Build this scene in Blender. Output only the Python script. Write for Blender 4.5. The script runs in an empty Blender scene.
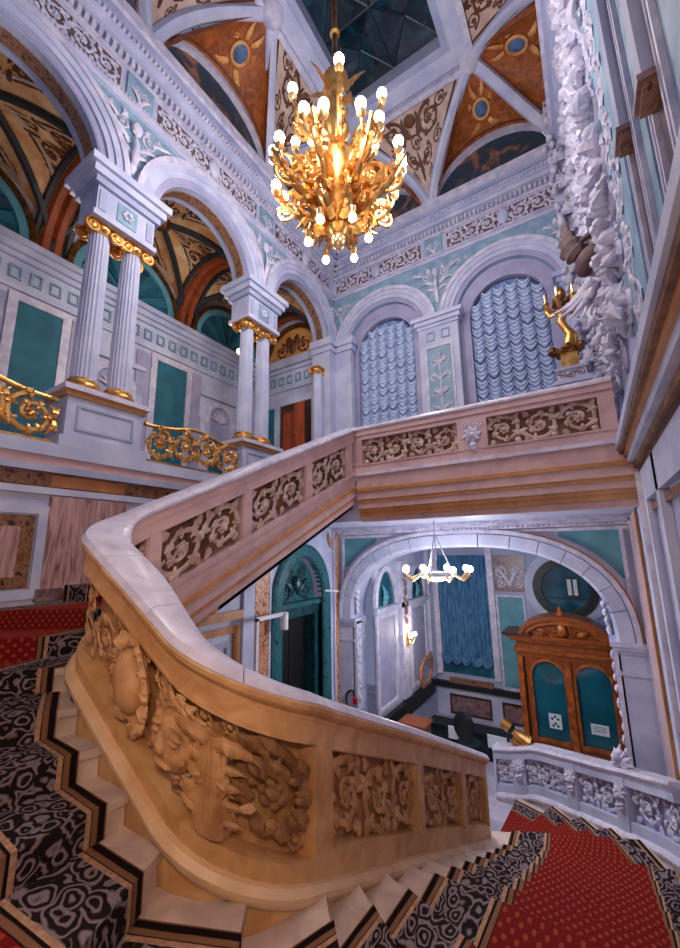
import bpy, math, random
from mathutils import Vector, Matrix
random.seed(7)
PI = math.pi
sc = bpy.context.scene
COL = sc.collection

# ------------------------------------------------------------------ camera, world, light, exposure
FPX = 393.5127
yaw, pit, rol = math.radians(-32.2064), math.radians(11.0589), math.radians(-0.8985)
cF = Vector((math.sin(yaw)*math.cos(pit), math.cos(yaw)*math.cos(pit), math.sin(pit)))
cR0 = Vector((math.cos(yaw), -math.sin(yaw), 0)); cU0 = cR0.cross(cF)
cR = cR0*math.cos(rol) + cU0*math.sin(rol); cU = -cR0*math.sin(rol) + cU0*math.cos(rol)
cam = bpy.data.cameras.new('camera'); camo = bpy.data.objects.new('camera', cam); COL.objects.link(camo)
mw = Matrix.Identity(4)
for i in range(3):
    mw[i][0] = cR[i]; mw[i][1] = cU[i]; mw[i][2] = -cF[i]
camo.matrix_world = mw
cam.sensor_fit = 'HORIZONTAL'; cam.sensor_width = 36; cam.lens = 36*FPX/680; cam.clip_start = 0.02
sc.camera = camo
sc.view_settings.view_transform = 'Standard'; sc.view_settings.look = 'None'
sc.view_settings.gamma = 1; sc.view_settings.use_curve_mapping = False
sc.view_settings.exposure = 0.0
w = bpy.data.worlds.new('world'); sc.world = w; w.use_nodes = True
w.node_tree.nodes['Background'].inputs[0].default_value = (0.55, 0.62, 1.0, 1)
w.node_tree.nodes['Background'].inputs[1].default_value = 0.26

# ------------------------------------------------------------------ materials
def lin(c):
    return tuple(((v/255)/12.92 if v/255 <= 0.04045 else ((v/255+0.055)/1.055)**2.4) for v in c) + (1,)
MATS = {}
def pm(name, c1, c2=None, scale=5, rough=0.5, metal=0.0, bump=0.15, bscale=35, kind='noise', spec=0.5,
       lo=0.35, hi=0.65, emit=None, estr=0, stretch=None, trans=0, c3=None, coords='Object', dist=0.0, alpha=1.0):
    m = bpy.data.materials.new(name); m.use_nodes = True; MATS[name] = m
    nt = m.node_tree; N = nt.nodes; Lk = nt.links; b = N['Principled BSDF']
    b.inputs['Roughness'].default_value = rough; b.inputs['Metallic'].default_value = metal
    b.inputs['Specular IOR Level'].default_value = spec
    if trans: b.inputs['Transmission Weight'].default_value = trans
    b.inputs['Alpha'].default_value = alpha
    c1 = lin(c1); c2 = lin(c2) if c2 else tuple(v*0.8 for v in c1[:3]) + (1,)
    tc = N.new('ShaderNodeTexCoord'); src = tc.outputs[coords]
    if stretch:
        mp = N.new('ShaderNodeMapping'); mp.inputs['Scale'].default_value = stretch
        Lk.new(src, mp.inputs['Vector']); src = mp.outputs['Vector']
    if kind == 'wave':
        t = N.new('ShaderNodeTexWave'); t.inputs['Scale'].default_value = scale
        t.inputs['Distortion'].default_value = dist or 6; t.inputs['Detail'].default_value = 3; t.inputs['Detail Scale'].default_value = 1.3
        fac = t.outputs['Fac']
    elif kind == 'voronoi':
        t = N.new('ShaderNodeTexVoronoi'); t.feature = 'DISTANCE_TO_EDGE'; t.inputs['Scale'].default_value = scale
        fac = t.outputs['Distance']
    else:
        t = N.new('ShaderNodeTexNoise'); t.inputs['Scale'].default_value = scale
        t.inputs['Detail'].default_value = 5; t.inputs['Distortion'].default_value = dist
        fac = t.outputs['Fac']
    Lk.new(src, t.inputs['Vector'])
    r = N.new('ShaderNodeValToRGB'); Lk.new(fac, r.inputs['Fac'])
    r.color_ramp.elements[0].position = lo; r.color_ramp.elements[0].color = c1
    r.color_ramp.elements[1].position = hi; r.color_ramp.elements[1].color = c2
    if c3:
        e = r.color_ramp.elements.new((lo+hi)/2); e.color = lin(c3)
    Lk.new(r.outputs['Color'], b.inputs['Base Color'])
    if bump:
        n2 = N.new('ShaderNodeTexNoise'); n2.inputs['Scale'].default_value = bscale; n2.inputs['Detail'].default_value = 4
        Lk.new(tc.outputs[coords], n2.inputs['Vector'])
        bp = N.new('ShaderNodeBump'); bp.inputs['Strength'].default_value = bump; bp.inputs['Distance'].default_value = 0.02
        Lk.new(n2.outputs['Fac'], bp.inputs['Height']); Lk.new(bp.outputs['Normal'], b.inputs['Normal'])
    if emit:
        b.inputs['Emission Color'].default_value = lin(emit); b.inputs['Emission Strength'].default_value = estr
    return m

pm('plaster', (198, 202, 224), (172, 178, 208), scale=2.2, rough=0.55, bump=0.08)
pm('plaster_cool', (172, 178, 205), (150, 158, 190), scale=2, rough=0.6, bump=0.06)
pm('white_relief', (216, 212, 228), (180, 180, 205), scale=6, rough=0.5, bump=0.12)
pm('lavender', (168, 166, 196), (150, 150, 182), scale=3, rough=0.6, bump=0.05)
pm('sky_blue', (148, 176, 196), (114, 148, 174), scale=4, rough=0.6, bump=0.06)
pm('teal', (32, 108, 128), (26, 90, 112), scale=3, rough=0.7, bump=0.05, kind='noise')
pm('vest_teal', (98, 158, 172), (78, 136, 152), scale=2, rough=0.6, bump=0.04)
pm('rail_marble', (214, 208, 224), (176, 170, 192), scale=3.2, rough=0.25, bump=0.02, dist=1.2, lo=.45, hi=.75)
pm('stone_tan', (222, 176, 122), (192, 140, 88), scale=4, rough=0.42, bump=0.1, dist=0.6)
pm('rose_carved', (206, 180, 172), (160, 128, 118), scale=6, rough=0.45, bump=0.14)
pm('stone_tan_carved', (212, 162, 108), (164, 114, 70), scale=7, rough=0.42, bump=0.16)
pm('tread_marble', (216, 194, 180), (182, 158, 146), scale=3.5, rough=0.3, bump=0.03, dist=1)
pm('pink_marble', (208, 174, 172), (186, 152, 154), scale=2.5, rough=0.4, bump=0.05, dist=1)
pm('ochre_stone', (196, 138, 84), (170, 112, 66), scale=3, rough=0.4, bump=0.06, dist=.8)
pm('frieze_ground', (118, 92, 92), (84, 62, 66), scale=5, rough=0.7, bump=0.1)
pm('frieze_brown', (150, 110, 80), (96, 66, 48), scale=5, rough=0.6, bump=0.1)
pm('gold', (244, 196, 122), (196, 136, 66), scale=9, rough=0.36, metal=0.95, bump=0.12)
pm('gold_pale', (252, 222, 168), (226, 176, 110), scale=9, rough=0.3, metal=0.85, bump=0.14)
pm('bronze', (150, 104, 60), (90, 56, 30), scale=9, rough=0.35, metal=0.8, bump=0.15)
pm('paint_orange', (172, 92, 34), (122, 60, 22), scale=5, rough=0.6, bump=0.06, dist=1.5)
pm('paint_cream', (206, 182, 168), (176, 150, 140), scale=4, rough=0.65, bump=0.06)
pm('paint_brown', (104, 58, 26), (74, 40, 20), scale=7, rough=0.6, bump=0.08)
pm('vault_paint', (236, 200, 152), (206, 138, 74), scale=2.5, rough=0.6, bump=0.07, dist=1.0)
pm('roll_stone', (230, 194, 150), (206, 162, 116), scale=3, rough=0.4, bump=0.05)
pm('paint_ochre', (226, 170, 104), (190, 118, 58), scale=4, rough=0.6, bump=0.07)
pm('rib_dark', (34, 36, 42), (52, 46, 44), scale=9, rough=0.5, bump=0.15)
pm('rib_rust', (168, 78, 30), (130, 58, 24), scale=5, rough=0.5, bump=0.08)
pm('lunette_paint', (40, 60, 84), (150, 104, 86), scale=2.6, rough=0.6, bump=0.05, c3=(52, 62, 70), lo=.38, hi=.66, dist=1)
pm('skylight_glass', (10, 26, 36), (26, 60, 74), scale=1.6, rough=0.08, bump=0.03, bscale=6, spec=0.8, c3=(14, 38, 50), dist=2)
pm('glazing_bar', (20, 34, 44), rough=0.4, bump=0)
pm('blind_blue', (126, 156, 202), (92, 126, 182), scale=10, rough=0.75, bump=0.1)
pm('swag_blue', (200, 212, 238), (152, 176, 218), scale=14, rough=0.7, bump=0.15)
pm('curtain_deep', (88, 140, 178), (44, 92, 136), scale=14, rough=0.75, bump=0.25, stretch=(1, 1, .25))
pm('oak', (168, 84, 26), (104, 46, 12), scale=3, rough=0.35, bump=0.1, kind='wave', dist=5, stretch=(3, 3, .5))
pm('oak_carved', (186, 98, 34), (118, 56, 16), scale=6, rough=0.35, bump=0.15)
pm('dark_wood', (84, 46, 24), (48, 24, 14), scale=5, rough=0.35, bump=0.08)
pm('door_orange', (170, 76, 26), (126, 50, 16), scale=3, rough=0.4, bump=0.08, stretch=(4, 4, .5))
pm('glass_teal', (12, 74, 88), (20, 104, 118), scale=1.5, rough=0.06, bump=0.0, spec=0.8)
pm('glass_round', (22, 66, 86), (36, 100, 122), scale=2, rough=0.1, bump=0.02, spec=0.8)
pm('green_marble', (22, 78, 90), (8, 32, 42), scale=9, rough=0.3, bump=0.1, c3=(48, 112, 120), dist=2)
pm('green_carved', (22, 80, 90), (10, 40, 50), scale=9, rough=0.35, bump=0.15)
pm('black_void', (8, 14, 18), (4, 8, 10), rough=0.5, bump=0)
pm('red_marble', (168, 84, 44), (96, 40, 24), scale=4.5, rough=0.3, bump=0.05, c3=(216, 164, 130), dist=2.5)
pm('rose_marble', (196, 160, 156), (122, 86, 80), scale=2.2, rough=0.3, bump=0.03, dist=3, stretch=(5, 5, .5), c3=(176, 140, 140))
pm('brown_marble', (104, 62, 40), (52, 30, 22), scale=6, rough=0.3, bump=0.03, dist=3, c3=(150, 110, 84))
pm('plum_marble', (150, 120, 122), (96, 70, 76), scale=5, rough=0.35, bump=0.04, dist=2)
pm('floor_marble', (196, 188, 200), (160, 152, 168), scale=1.6, rough=0.25, bump=0.02, dist=1)
pm('bulb', (255, 250, 240), rough=0.4, bump=0, emit=(255, 240, 222), estr=14)
pm('bulb_cool', (250, 250, 255), rough=0.4, bump=0, emit=(246, 244, 255), estr=12)
pm('silver', (226, 228, 240), (190, 196, 214), rough=0.25, metal=0.6, bump=0.03)
pm('white_metal', (226, 226, 236), rough=0.4, bump=0)
pm('black_plastic', (14, 26, 30), (10, 18, 22), rough=0.5, bump=0.05)
pm('dark_green_cloth', (10, 40, 48), (6, 26, 34), rough=0.8, bump=0.1)
pm('paper', (228, 236, 240), rough=0.8, bump=0)
pm('paper_ink', (30, 60, 70), rough=0.8, bump=0)
pm('red_paint', (176, 34, 28), rough=0.4, bump=0)
pm('wood_box', (150, 92, 56), (116, 66, 38), scale=4, rough=0.5, bump=0.08)
pm('medallion_blue', (84, 116, 156), (50, 74, 112), scale=9, rough=0.6, bump=0.08)

def carpet_field():
    m = bpy.data.materials.new('carpet_red'); m.use_nodes = True; MATS['carpet_red'] = m
    nt = m.node_tree; N = nt.nodes; Lk = nt.links; b = N['Principled BSDF']; b.inputs['Roughness'].default_value = 0.95
    b.inputs['Specular IOR Level'].default_value = 0.1
    uv = N.new('ShaderNodeTexCoord'); sp = N.new('ShaderNodeSeparateXYZ'); Lk.new(uv.outputs['UV'], sp.inputs[0])
    def ma(op, a, bb):
        n = N.new('ShaderNodeMath'); n.operation = op
        for i, v in enumerate((a, bb)):
            if v is None: continue
            if isinstance(v, (int, float)): n.inputs[i].default_value = v
            else: Lk.new(v, n.inputs[i])
        return n.outputs[0]
    su = ma('SINE', ma('MULTIPLY', sp.outputs[0], 2*PI/0.09), None)
    sv = ma('SINE', ma('MULTIPLY', sp.outputs[1], 2*PI/0.085), None)
    d = ma('MULTIPLY', su, sv)
    r = N.new('ShaderNodeValToRGB'); Lk.new(d, r.inputs['Fac'])
    r.color_ramp.elements[0].position = 0.35; r.color_ramp.elements[0].color = lin((128, 26, 24))
    r.color_ramp.elements[1].position = 0.62; r.color_ramp.elements[1].color = lin((170, 74, 50))
    nz = N.new('ShaderNodeTexNoise'); nz.inputs['Scale'].default_value = 120; Lk.new(uv.outputs['UV'], nz.inputs['Vector'])
    mx = N.new('ShaderNodeMixRGB'); mx.blend_type = 'MULTIPLY'; mx.inputs[0].default_value = 0.5
    Lk.new(r.outputs[0], mx.inputs[1]); Lk.new(nz.outputs['Fac'], mx.inputs[2]); Lk.new(mx.outputs[0], b.inputs['Base Color'])
    bp = N.new('ShaderNodeBump'); bp.inputs['Strength'].default_value = 0.3; bp.inputs['Distance'].default_value = 0.01
    Lk.new(nz.outputs['Fac'], bp.inputs['Height']); Lk.new(bp.outputs['Normal'], b.inputs['Normal'])
carpet_field()
def carpet_border():
    m = bpy.data.materials.new('carpet_scroll'); m.use_nodes = True; MATS['carpet_scroll'] = m
    nt = m.node_tree; N = nt.nodes; Lk = nt.links; b = N['Principled BSDF']; b.inputs['Roughness'].default_value = 0.95
    b.inputs['Specular IOR Level'].default_value = 0.1
    uv = N.new('ShaderNodeTexCoord')
    nz = N.new('ShaderNodeTexNoise'); nz.inputs['Scale'].default_value = 7; nz.inputs['Detail'].default_value = 2; Lk.new(uv.outputs['UV'], nz.inputs['Vector'])
    mxv = N.new('ShaderNodeVectorMath'); mxv.operation = 'MULTIPLY_ADD'; Lk.new(nz.outputs['Color'], mxv.inputs[0]); mxv.inputs[1].default_value = (.12, .12, 0); Lk.new(uv.outputs['UV'], mxv.inputs[2])
    vo = N.new('ShaderNodeTexVoronoi'); vo.inputs['Scale'].default_value = 9; vo.inputs['Randomness'].default_value = .75; Lk.new(mxv.outputs[0], vo.inputs['Vector'])
    mu = N.new('ShaderNodeMath'); mu.operation = 'MULTIPLY'; mu.inputs[1].default_value = 22; Lk.new(vo.outputs['Distance'], mu.inputs[0])
    si = N.new('ShaderNodeMath'); si.operation = 'SINE'; Lk.new(mu.outputs[0], si.inputs[0])
    ad = N.new('ShaderNodeMath'); ad.operation = 'MULTIPLY_ADD'; ad.inputs[1].default_value = .5; ad.inputs[2].default_value = .5; Lk.new(si.outputs[0], ad.inputs[0])
    r = N.new('ShaderNodeValToRGB'); Lk.new(ad.outputs[0], r.inputs['Fac']); cr = r.color_ramp
    cr.elements[0].position = .42; cr.elements[0].color = lin((28, 22, 26)); cr.elements[1].position = .95; cr.elements[1].color = lin((126, 114, 122))
    e = cr.elements.new(.62); e.color = lin((92, 66, 50))
    Lk.new(r.outputs[0], b.inputs['Base Color'])
    n2 = N.new('ShaderNodeTexNoise'); n2.inputs['Scale'].default_value = 120; Lk.new(uv.outputs['UV'], n2.inputs['Vector'])
    bp = N.new('ShaderNodeBump'); bp.inputs['Strength'].default_value = 0.3; bp.inputs['Distance'].default_value = 0.01
    Lk.new(n2.outputs['Fac'], bp.inputs['Height']); Lk.new(bp.outputs['Normal'], b.inputs['Normal'])
carpet_border()
pm('carpet_rope', (24, 14, 14), (126, 88, 64), scale=4.2, rough=0.95, bump=0.2, bscale=120, kind='wave', dist=0.6, spec=0.1, coords='UV', lo=.45, hi=.7)
pm('carpet_cream', (184, 146, 116), (150, 112, 88), scale=30, rough=0.95, bump=0.2, bscale=120, spec=0.1, coords='UV')

# ------------------------------------------------------------------ mesh helpers
WL = {}
class MB:
    def __init__(s): s.v = []; s.f = []; s.uv = []
    def quad(s, *p):
        b = len(s.v); s.v += [tuple(q) for q in p]; s.f.append(tuple(range(b, b+len(p))))
    def box(s, x0, x1, y0, y1, z0, z1):
        b = len(s.v)
        for z in (z0, z1):
            s.v += [(x0, y0, z), (x1, y0, z), (x1, y1, z), (x0, y1, z)]
        for q in ((0, 3, 2, 1), (4, 5, 6, 7), (0, 1, 5, 4), (1, 2, 6, 5), (2, 3, 7, 6), (3, 0, 4, 7)): s.f.append(tuple(b+i for i in q))
        return s
    def mbox(s, fn, a0, a1, z0, z1, d0, d1):            # box in mapped wall coordinates
        b = len(s.v)
        for d in (d0, d1):
            s.v += [tuple(fn(a, z, d)) for a, z in ((a0, z0), (a1, z0), (a1, z1), (a0, z1))]
        for q in ((0, 3, 2, 1), (4, 5, 6, 7), (0, 1, 5, 4), (1, 2, 6, 5), (2, 3, 7, 6), (3, 0, 4, 7)): s.f.append(tuple(b+i for i in q))
        return s
    def frame(s, fn, a0, a1, z0, z1, w, d0, d1):
        s.mbox(fn, a0, a0+w, z0, z1, d0, d1); s.mbox(fn, a1-w, a1, z0, z1, d0, d1)
        s.mbox(fn, a0+w, a1-w, z0, z0+w, d0, d1); s.mbox(fn, a0+w, a1-w, z1-w, z1, d0, d1); return s
    def rings(s, R, closed=True, cap=True, loop=False):
        b = len(s.v); n = len(R[0])
        for r in R: s.v += [tuple(p) for p in r]
        m = len(R)
        for i in range(m if loop else m-1):
            i2 = (i+1) % m
            for j in range(n if closed else n-1):
                j2 = (j+1) % n
                s.f.append((b+i*n+j, b+i*n+j2, b+i2*n+j2, b+i2*n+j))
        if cap and closed and not loop:
            s.f.append(tuple(b+j for j in range(n))[::-1]); s.f.append(tuple(b+(m-1)*n+j for j in range(n)))
        return s
    def lathe(s, prof, c, n=24, flute=0, fd=0.06):
        R = []
        for r, z in prof:
            ring = []
            for k in range(n):
                a = 2*PI*k/n; rr = r
                if flute and r > 0: rr = r*(1 - fd*abs(math.sin(a*flute/2))**.7)
                ring.append((c[0]+rr*math.cos(a), c[1]+rr*math.sin(a), c[2]+z))
            R.append(ring)
        return s.rings(R)
    def tube(s, pts, rad, n=6, up=None):
        P = [Vector(p) for p in pts]; R = []; m = len(P)
        if not isinstance(rad, (list, tuple)): rad = [rad]*m
        prev = None
        for i in range(m):
            t = (P[min(i+1, m-1)]-P[max(i-1, 0)])
            if t.length < 1e-9: t = Vector((0, 0, 1))
            t.normalize()
            if prev is None:
                a = Vector((0, 0, 1)) if abs(t.z) < .9 else Vector((1, 0, 0))
                x = t.cross(a).normalized()
            else:
                x = (prev - t*prev.dot(t))
                x = x.normalized() if x.length > 1e-6 else t.orthogonal().normalized()
            prev = x; y = t.cross(x)
            R.append([P[i]+(x*math.cos(2*PI*k/n)+y*math.sin(2*PI*k/n))*rad[i] for k in range(n)])
        return s.rings(R)
    def ball(s, c, r, n=10, m=6, sc3=(1, 1, 1)):
        R = []
        for i in range(1, m):
            th = PI*i/m
            R.append([(c[0]+r*sc3[0]*math.sin(th)*math.cos(2*PI*k/n), c[1]+r*sc3[1]*math.sin(th)*math.sin(2*PI*k/n), c[2]-r*sc3[2]*math.cos(th)) for k in range(n)])
        return s.rings(R)
    # ---- ornament in mapped coordinates fn(u, v, d)
    def otube(s, fn, pts, rad, flat=0.8, n=6):
        R = []; m = len(pts)
        for i in range(m):
            a = pts[max(i-1, 0)]; b = pts[min(i+1, m-1)]
            tu, tv = b[0]-a[0], b[1]-a[1]; l = math.hypot(tu, tv) or 1; nu, nv = -tv/l, tu/l
            u, v, d = pts[i]; r = rad[i]
            R.append([fn(u+nu*r*math.cos(2*PI*k/n), v+nv*r*math.cos(2*PI*k/n), d+flat*r*math.sin(2*PI*k/n)) for k in range(n)])
        return s.rings(R)
    def oblob(s, fn, u, v, d, ru, rv, rd, n=8, m=5, rot=0):
        R = []; cr, sr = math.cos(rot), math.sin(rot)
        for i in range(m):
            th = PI*(i+.5)/m if False else PI*(i+.35)/(m-.3)
            ring = []
            for k in range(n):
                x = ru*math.sin(th)*math.cos(2*PI*k/n); y = rv*math.sin(th)*math.sin(2*PI*k/n)
                ring.append(fn(u+x*cr-y*sr, v+x*sr+y*cr, d-rd*math.cos(th)))
            R.append(ring)
        return s.rings(R)
    def oleaf(s, fn, u, v, ang, ln, wd, curl=0.8, d=0.0, thick=0.45, n=6, m=9, lobe=.16):
        pts = []; rad = []; x, y, a = u, v, ang
        for i in range(m):
            t = i/(m-1); pts.append((x, y, d+ln*.12*math.sin(PI*t)+(.06*wd if i % 2 else 0))); rad.append(wd*(0.25+math.sin(PI*min(1, t*.85+.12))**.8)*(1-.75*t*t)*(1+lobe if i % 2 else 1-lobe)+.001)
            x += math.cos(a)*ln/(m-1); y += math.sin(a)*ln/(m-1); a += curl/(m-1)
        return s.otube(fn, pts, rad, thick, n)
    def ospiral(s, fn, cu, cv, R, a0, dr, turns=1.55, thick=0.13, leaves=7, rose=True, depth=1.0, seg=30, asp=1.0):
        pts = []; rad = []
        for i in range(seg+1):
            t = i/seg; a = a0+dr*2*PI*turns*t; r = R*((1-t)**.8*.84+.14)
            pts.append((cu+r*math.cos(a)*asp, cv+r*math.sin(a), R*depth*(.05+.12*t))); rad.append(R*thick*(1.05-.55*t))
        s.otube(fn, pts, rad, depth)
        for k in range(leaves):
            t = (.02+.66*k/max(1, leaves-1)); i = int(t*seg); a = a0+dr*2*PI*turns*t
            s.oleaf(fn, pts[i][0], pts[i][1], a+dr*.95, R*(.50-.2*t), R*.15, curl=dr*1.7, d=R*depth*.12, thick=depth*.75, n=6, m=6)
            s.oleaf(fn, pts[i][0], pts[i][1], a+dr*2.3, R*(.40-.2*t), R*.11, curl=dr*1.9, d=R*depth*.12, thick=depth*.75, n=5, m=5)
        if rose:
            s.oblob(fn, cu, cv, R*depth*.22, R*.16*asp, R*.16, R*.16*depth)
            for k in range(6):
                a = k*PI/3+.3; s.oblob(fn, cu+R*.21*math.cos(a)*asp, cv+R*.21*math.sin(a), R*depth*.14, R*.11*asp, R*.11, R*.12*depth, n=6, m=4)
        return s
    def opanel(s, fn, W, H, k=None, depth=1.0, leaves=7, flip=False, corner=True):
        k = k or max(1, round(W/(H*.95))); cw = W/k; R = H*.47; asp = min(1.25, max(.35, cw/(2*R)*1.02))
        for i in range(k):
            up = (i % 2 == 0) != flip
            dr = -1 if up else 1
            s.ospiral(fn, cw*(i+.5), H/2, R, PI*.95 if up else PI*1.05, dr, depth=depth, leaves=leaves, asp=asp)
            if corner:
                for su in (-1, 1):
                    for sv in (-1, 1):
                        s.oleaf(fn, cw*(i+.5)+su*cw*.3, H/2+sv*H*.3, math.atan2(sv*H, su*cw), min(cw, H)*.27, H*.08, curl=su*sv*.8, thick=depth*.8, n=5, m=5)
        return s
    def build(s, name, mat, parent=None, smooth=False, kind=None, label=None):
        base = WL.get(parent, Vector((0, 0, 0))) if parent else Vector((0, 0, 0))
        me = bpy.data.meshes.new(name)
        me.from_pydata([(x-base.x, y-base.y, z-base.z) for x, y, z in s.v], [], s.f); me.update()
        if s.uv:
            ul = me.uv_layers.new(name='UVMap'); flat = []
            for q in s.uv: flat += q
            for i, c in enumerate(flat): ul.data[i].uv = c
        if smooth:
            me.polygons.foreach_set('use_smooth', [True]*len(me.polygons)); me.set_sharp_from_angle(angle=math.radians(38))
        me.materials.append(MATS[mat]); o = bpy.data.objects.new(name, me); COL.objects.link(o)
        if parent: o.parent = parent
        WL[o] = base.copy()
        if kind: o['kind'] = kind
        if label: o['label'] = label
        return o
def empty(name, loc, label=None, cat=None, group=None, kind=None):
    o = bpy.data.objects.new(name, None); COL.objects.link(o); o.location = loc; o.empty_display_size = .1
    WL[o] = Vector(loc); tag(o, label, cat, group, kind); return o
def tag(o, label=None, cat=None, group=None, kind=None):
    if label: o['label'] = label
    if cat: o['category'] = cat
    if group: o['group'] = group
    if kind: o['kind'] = kind
    return o
def inst(src, parent, loc):                              # a copy that shares mesh data, moved by loc
    o = src.copy(); COL.objects.link(o); o.parent = parent; o.location = loc; WL[o] = WL[parent].copy(); return o
def point(name, loc, power, color, radius=0.12, parent=None):
    l = bpy.data.lights.new(name, 'POINT'); l.energy = power; l.color = color; l.shadow_soft_size = radius
    o = bpy.data.objects.new(name, l); COL.objects.link(o)
    o.location = Vector(loc) - (WL[parent] if parent else Vector((0, 0, 0)))
    if parent: o.parent = parent
    return o

# plane maps: (a along wall, z, d out into the room)
YB, XL, XRW = 8.55, -5.5, 0.57
def fB(a, z, d): return (a, YB-d, z)
def fL(a, z, d): return (XL+d, a, z)
def fR(a, z, d): return (XRW-d, a, z)
def sub(fn, a0, z0, d0=0.0):
    return lambda u, v, d: fn(a0+u, z0+v, d0+d)
def subm(fn, a0, z0, d0=0.0):                            # mirrored along a
    return lambda u, v, d: fn(a0-u, z0+v, d0+d)
def sgp(v, p): return math.copysign(abs(v)**(2/p), v)
def arch_pts(c, w, zs, rise, n=24, p=2):
    return [(c-w*sgp(math.cos(PI*i/n), p), zs+rise*sgp(max(0, math.sin(PI*i/n)), p)) for i in range(n+1)]
def arch_wall(mb, fn, a0, a1, z0, z1, c, w, zb, zs, rise, thick, n=24, p=2):
    # wall panel with one arched opening, with reveal
    for d in (0, -thick):
        if c-w > a0: mb.quad(fn(a0, z0, d), fn(c-w, z0, d), fn(c-w, z1, d), fn(a0, z1, d))
        if c+w < a1: mb.quad(fn(c+w, z0, d), fn(a1, z0, d), fn(a1, z1, d), fn(c+w, z1, d))
        if zb > z0: mb.quad(fn(c-w, z0, d), fn(c+w, z0, d), fn(c+w, zb, d), fn(c-w, zb, d))
        P = arch_pts(c, w, zs, rise, n, p)
        for (x, z), (x2, z2) in zip(P, P[1:]): mb.quad(fn(x, z, d), fn(x2, z2, d), fn(x2, z1, d), fn(x, z1, d))
    P = [(c-w, zb)] + arch_pts(c, w, zs, rise, n, p) + [(c+w, zb)]
    for (x, z), (x2, z2) in zip(P, P[1:]): mb.quad(fn(x, z, 0), fn(x2, z2, 0), fn(x2, z2, -thick), fn(x, z, -thick))
    if zb > z0: mb.quad(fn(c-w, zb, 0), fn(c+w, zb, 0), fn(c+w, zb, -thick), fn(c-w, zb, -thick))
    return mb
def arch_band(mb, fn, c, zs, prof, w, rise, a0=0.0, a1=PI, n=28, leg=None, p=2):
    # sweep profile [(radial offset, depth)] along an arch of half-width w; leg: extend straight down to z
    R = []
    def ring(x, z, nx, nz): return [fn(x+nx*o, z+nz*o, d) for o, d in prof]
    if leg is not None: R.append(ring(c-w, leg, -1, 0))
    for i in range(n+1):
        t = PI-(a0+(a1-a0)*i/n); cs, sn = math.cos(t), max(0, math.sin(t)); x, z = c+w*sgp(cs, p), zs+rise*sgp(sn, p)
        nx, nz = math.copysign(abs(cs)**(2-2/p), cs)*rise, sn**(2-2/p)*w; l = math.hypot(nx, nz); R.append(ring(x, z, nx/l, nz/l))
    if leg is not None: R.append(ring(c+w, leg, 1, 0))
    return mb.rings(R)
def rect_prof(o0, o1, d0, d1): return [(o0, d0), (o1, d0), (o1, d1), (o0, d1)]
def disc_fan(mb, fn, c, zs, r, d, n=24, rise=None):
    P = arch_pts(c, r, zs, rise or r, n)
    for (x, z), (x2, z2) in zip(P, P[1:]): mb.quad(fn(c, zs, d), fn(x, z, d), fn(x2, z2, d))
    return mb
def bez(a, b, c, t): return a*(1-t)**2 + b*2*t*(1-t) + c*t*t

# ------------------------------------------------------------------ the stair path (centre line of the inner balustrade)
ZF, ZG = -4.9, 1.34                                       # vestibule floor, landing and gallery floor
XU, YLAND = -3.77, 6.27
SEG = [('l', (-1.84, 6.55), (-1.84, 2.33)), ('a', (-2.34, 2.33), 0, -90), ('l', (-2.34, 1.83), (-3.47, 1.83)),
       ('a', (-3.47, 2.13), -90, -180), ('l', (-3.77, 2.13), (-3.77, YLAND))]
RCS = {1: .5, 3: .3}; LENS = []
for gi, g in enumerate(SEG): LENS.append(math.dist(g[1], g[2]) if g[0] == 'l' else RCS[gi]*PI/2)
CUM = [0]
for l in LENS: CUM.append(CUM[-1]+l)
STOT = CUM[-1]
def path(s):
    i = 0
    while i < len(SEG)-1 and s > CUM[i+1]: i += 1
    g = SEG[i]; t = (s-CUM[i])/LENS[i]
    if g[0] == 'l':
        p = Vector((g[1][0]+(g[2][0]-g[1][0])*t, g[1][1]+(g[2][1]-g[1][1])*t)); d = (Vector(g[2])-Vector(g[1])).normalized()
        return p, Vector((-d.y, d.x))
    a = math.radians(g[2]+(g[3]-g[2])*t); n = Vector((math.cos(a), math.sin(a)))
    return Vector(g[1])+n*RCS[i], n
LK = [(-9, -7.33), (0, -3.03), (2.44, -1.86), (CUM[1], -1.03), (CUM[2], -.57), (CUM[3], .03), (CUM[4], .32), (STOT, 2.24), (STOT+5, 4.6)]
def Lraw(s):
    for (a, za), (b, zb) in zip(LK, LK[1:]):
        if s <= b: return za+(zb-za)*(s-a)/(b-a)
def Lip(s): return sum(Lraw(s+.06*k) for k in range(-4, 5))/9
def PM(s0, h0=0.0, side=1, d0=0.14):                      # map ornament (u, v, d) on the balustrade face
    def fn(u, v, d):
        p, n = path(s0+u); q = p+n*side*(d0+d); return (q.x, q.y, Lip(s0+u)+h0+v)
    return fn
def srange(a, b, step=.09):
    n = max(1, int(math.ceil((b-a)/step))); return [a+(b-a)*i/n for i in range(n+1)]
def sweep(mb, s0, s1, prof, step=.09):
    R = []
    for s in srange(s0, s1, step):
        p, n = path(s); z = Lip(s)
        R.append([(p.x+n.x*o, p.y+n.y*o, z+h) for o, h in prof])
    return mb.rings(R)
def bx(n0, n1, h0, h1): return [(n0, h0), (n1, h0), (n1, h1), (n0, h1)]

# ------------------------------------------------------------------ floor
o = MB().box(-9, 3, -3, 14, ZF-.3, ZF).build('floor', 'floor_marble', kind='structure')

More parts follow.
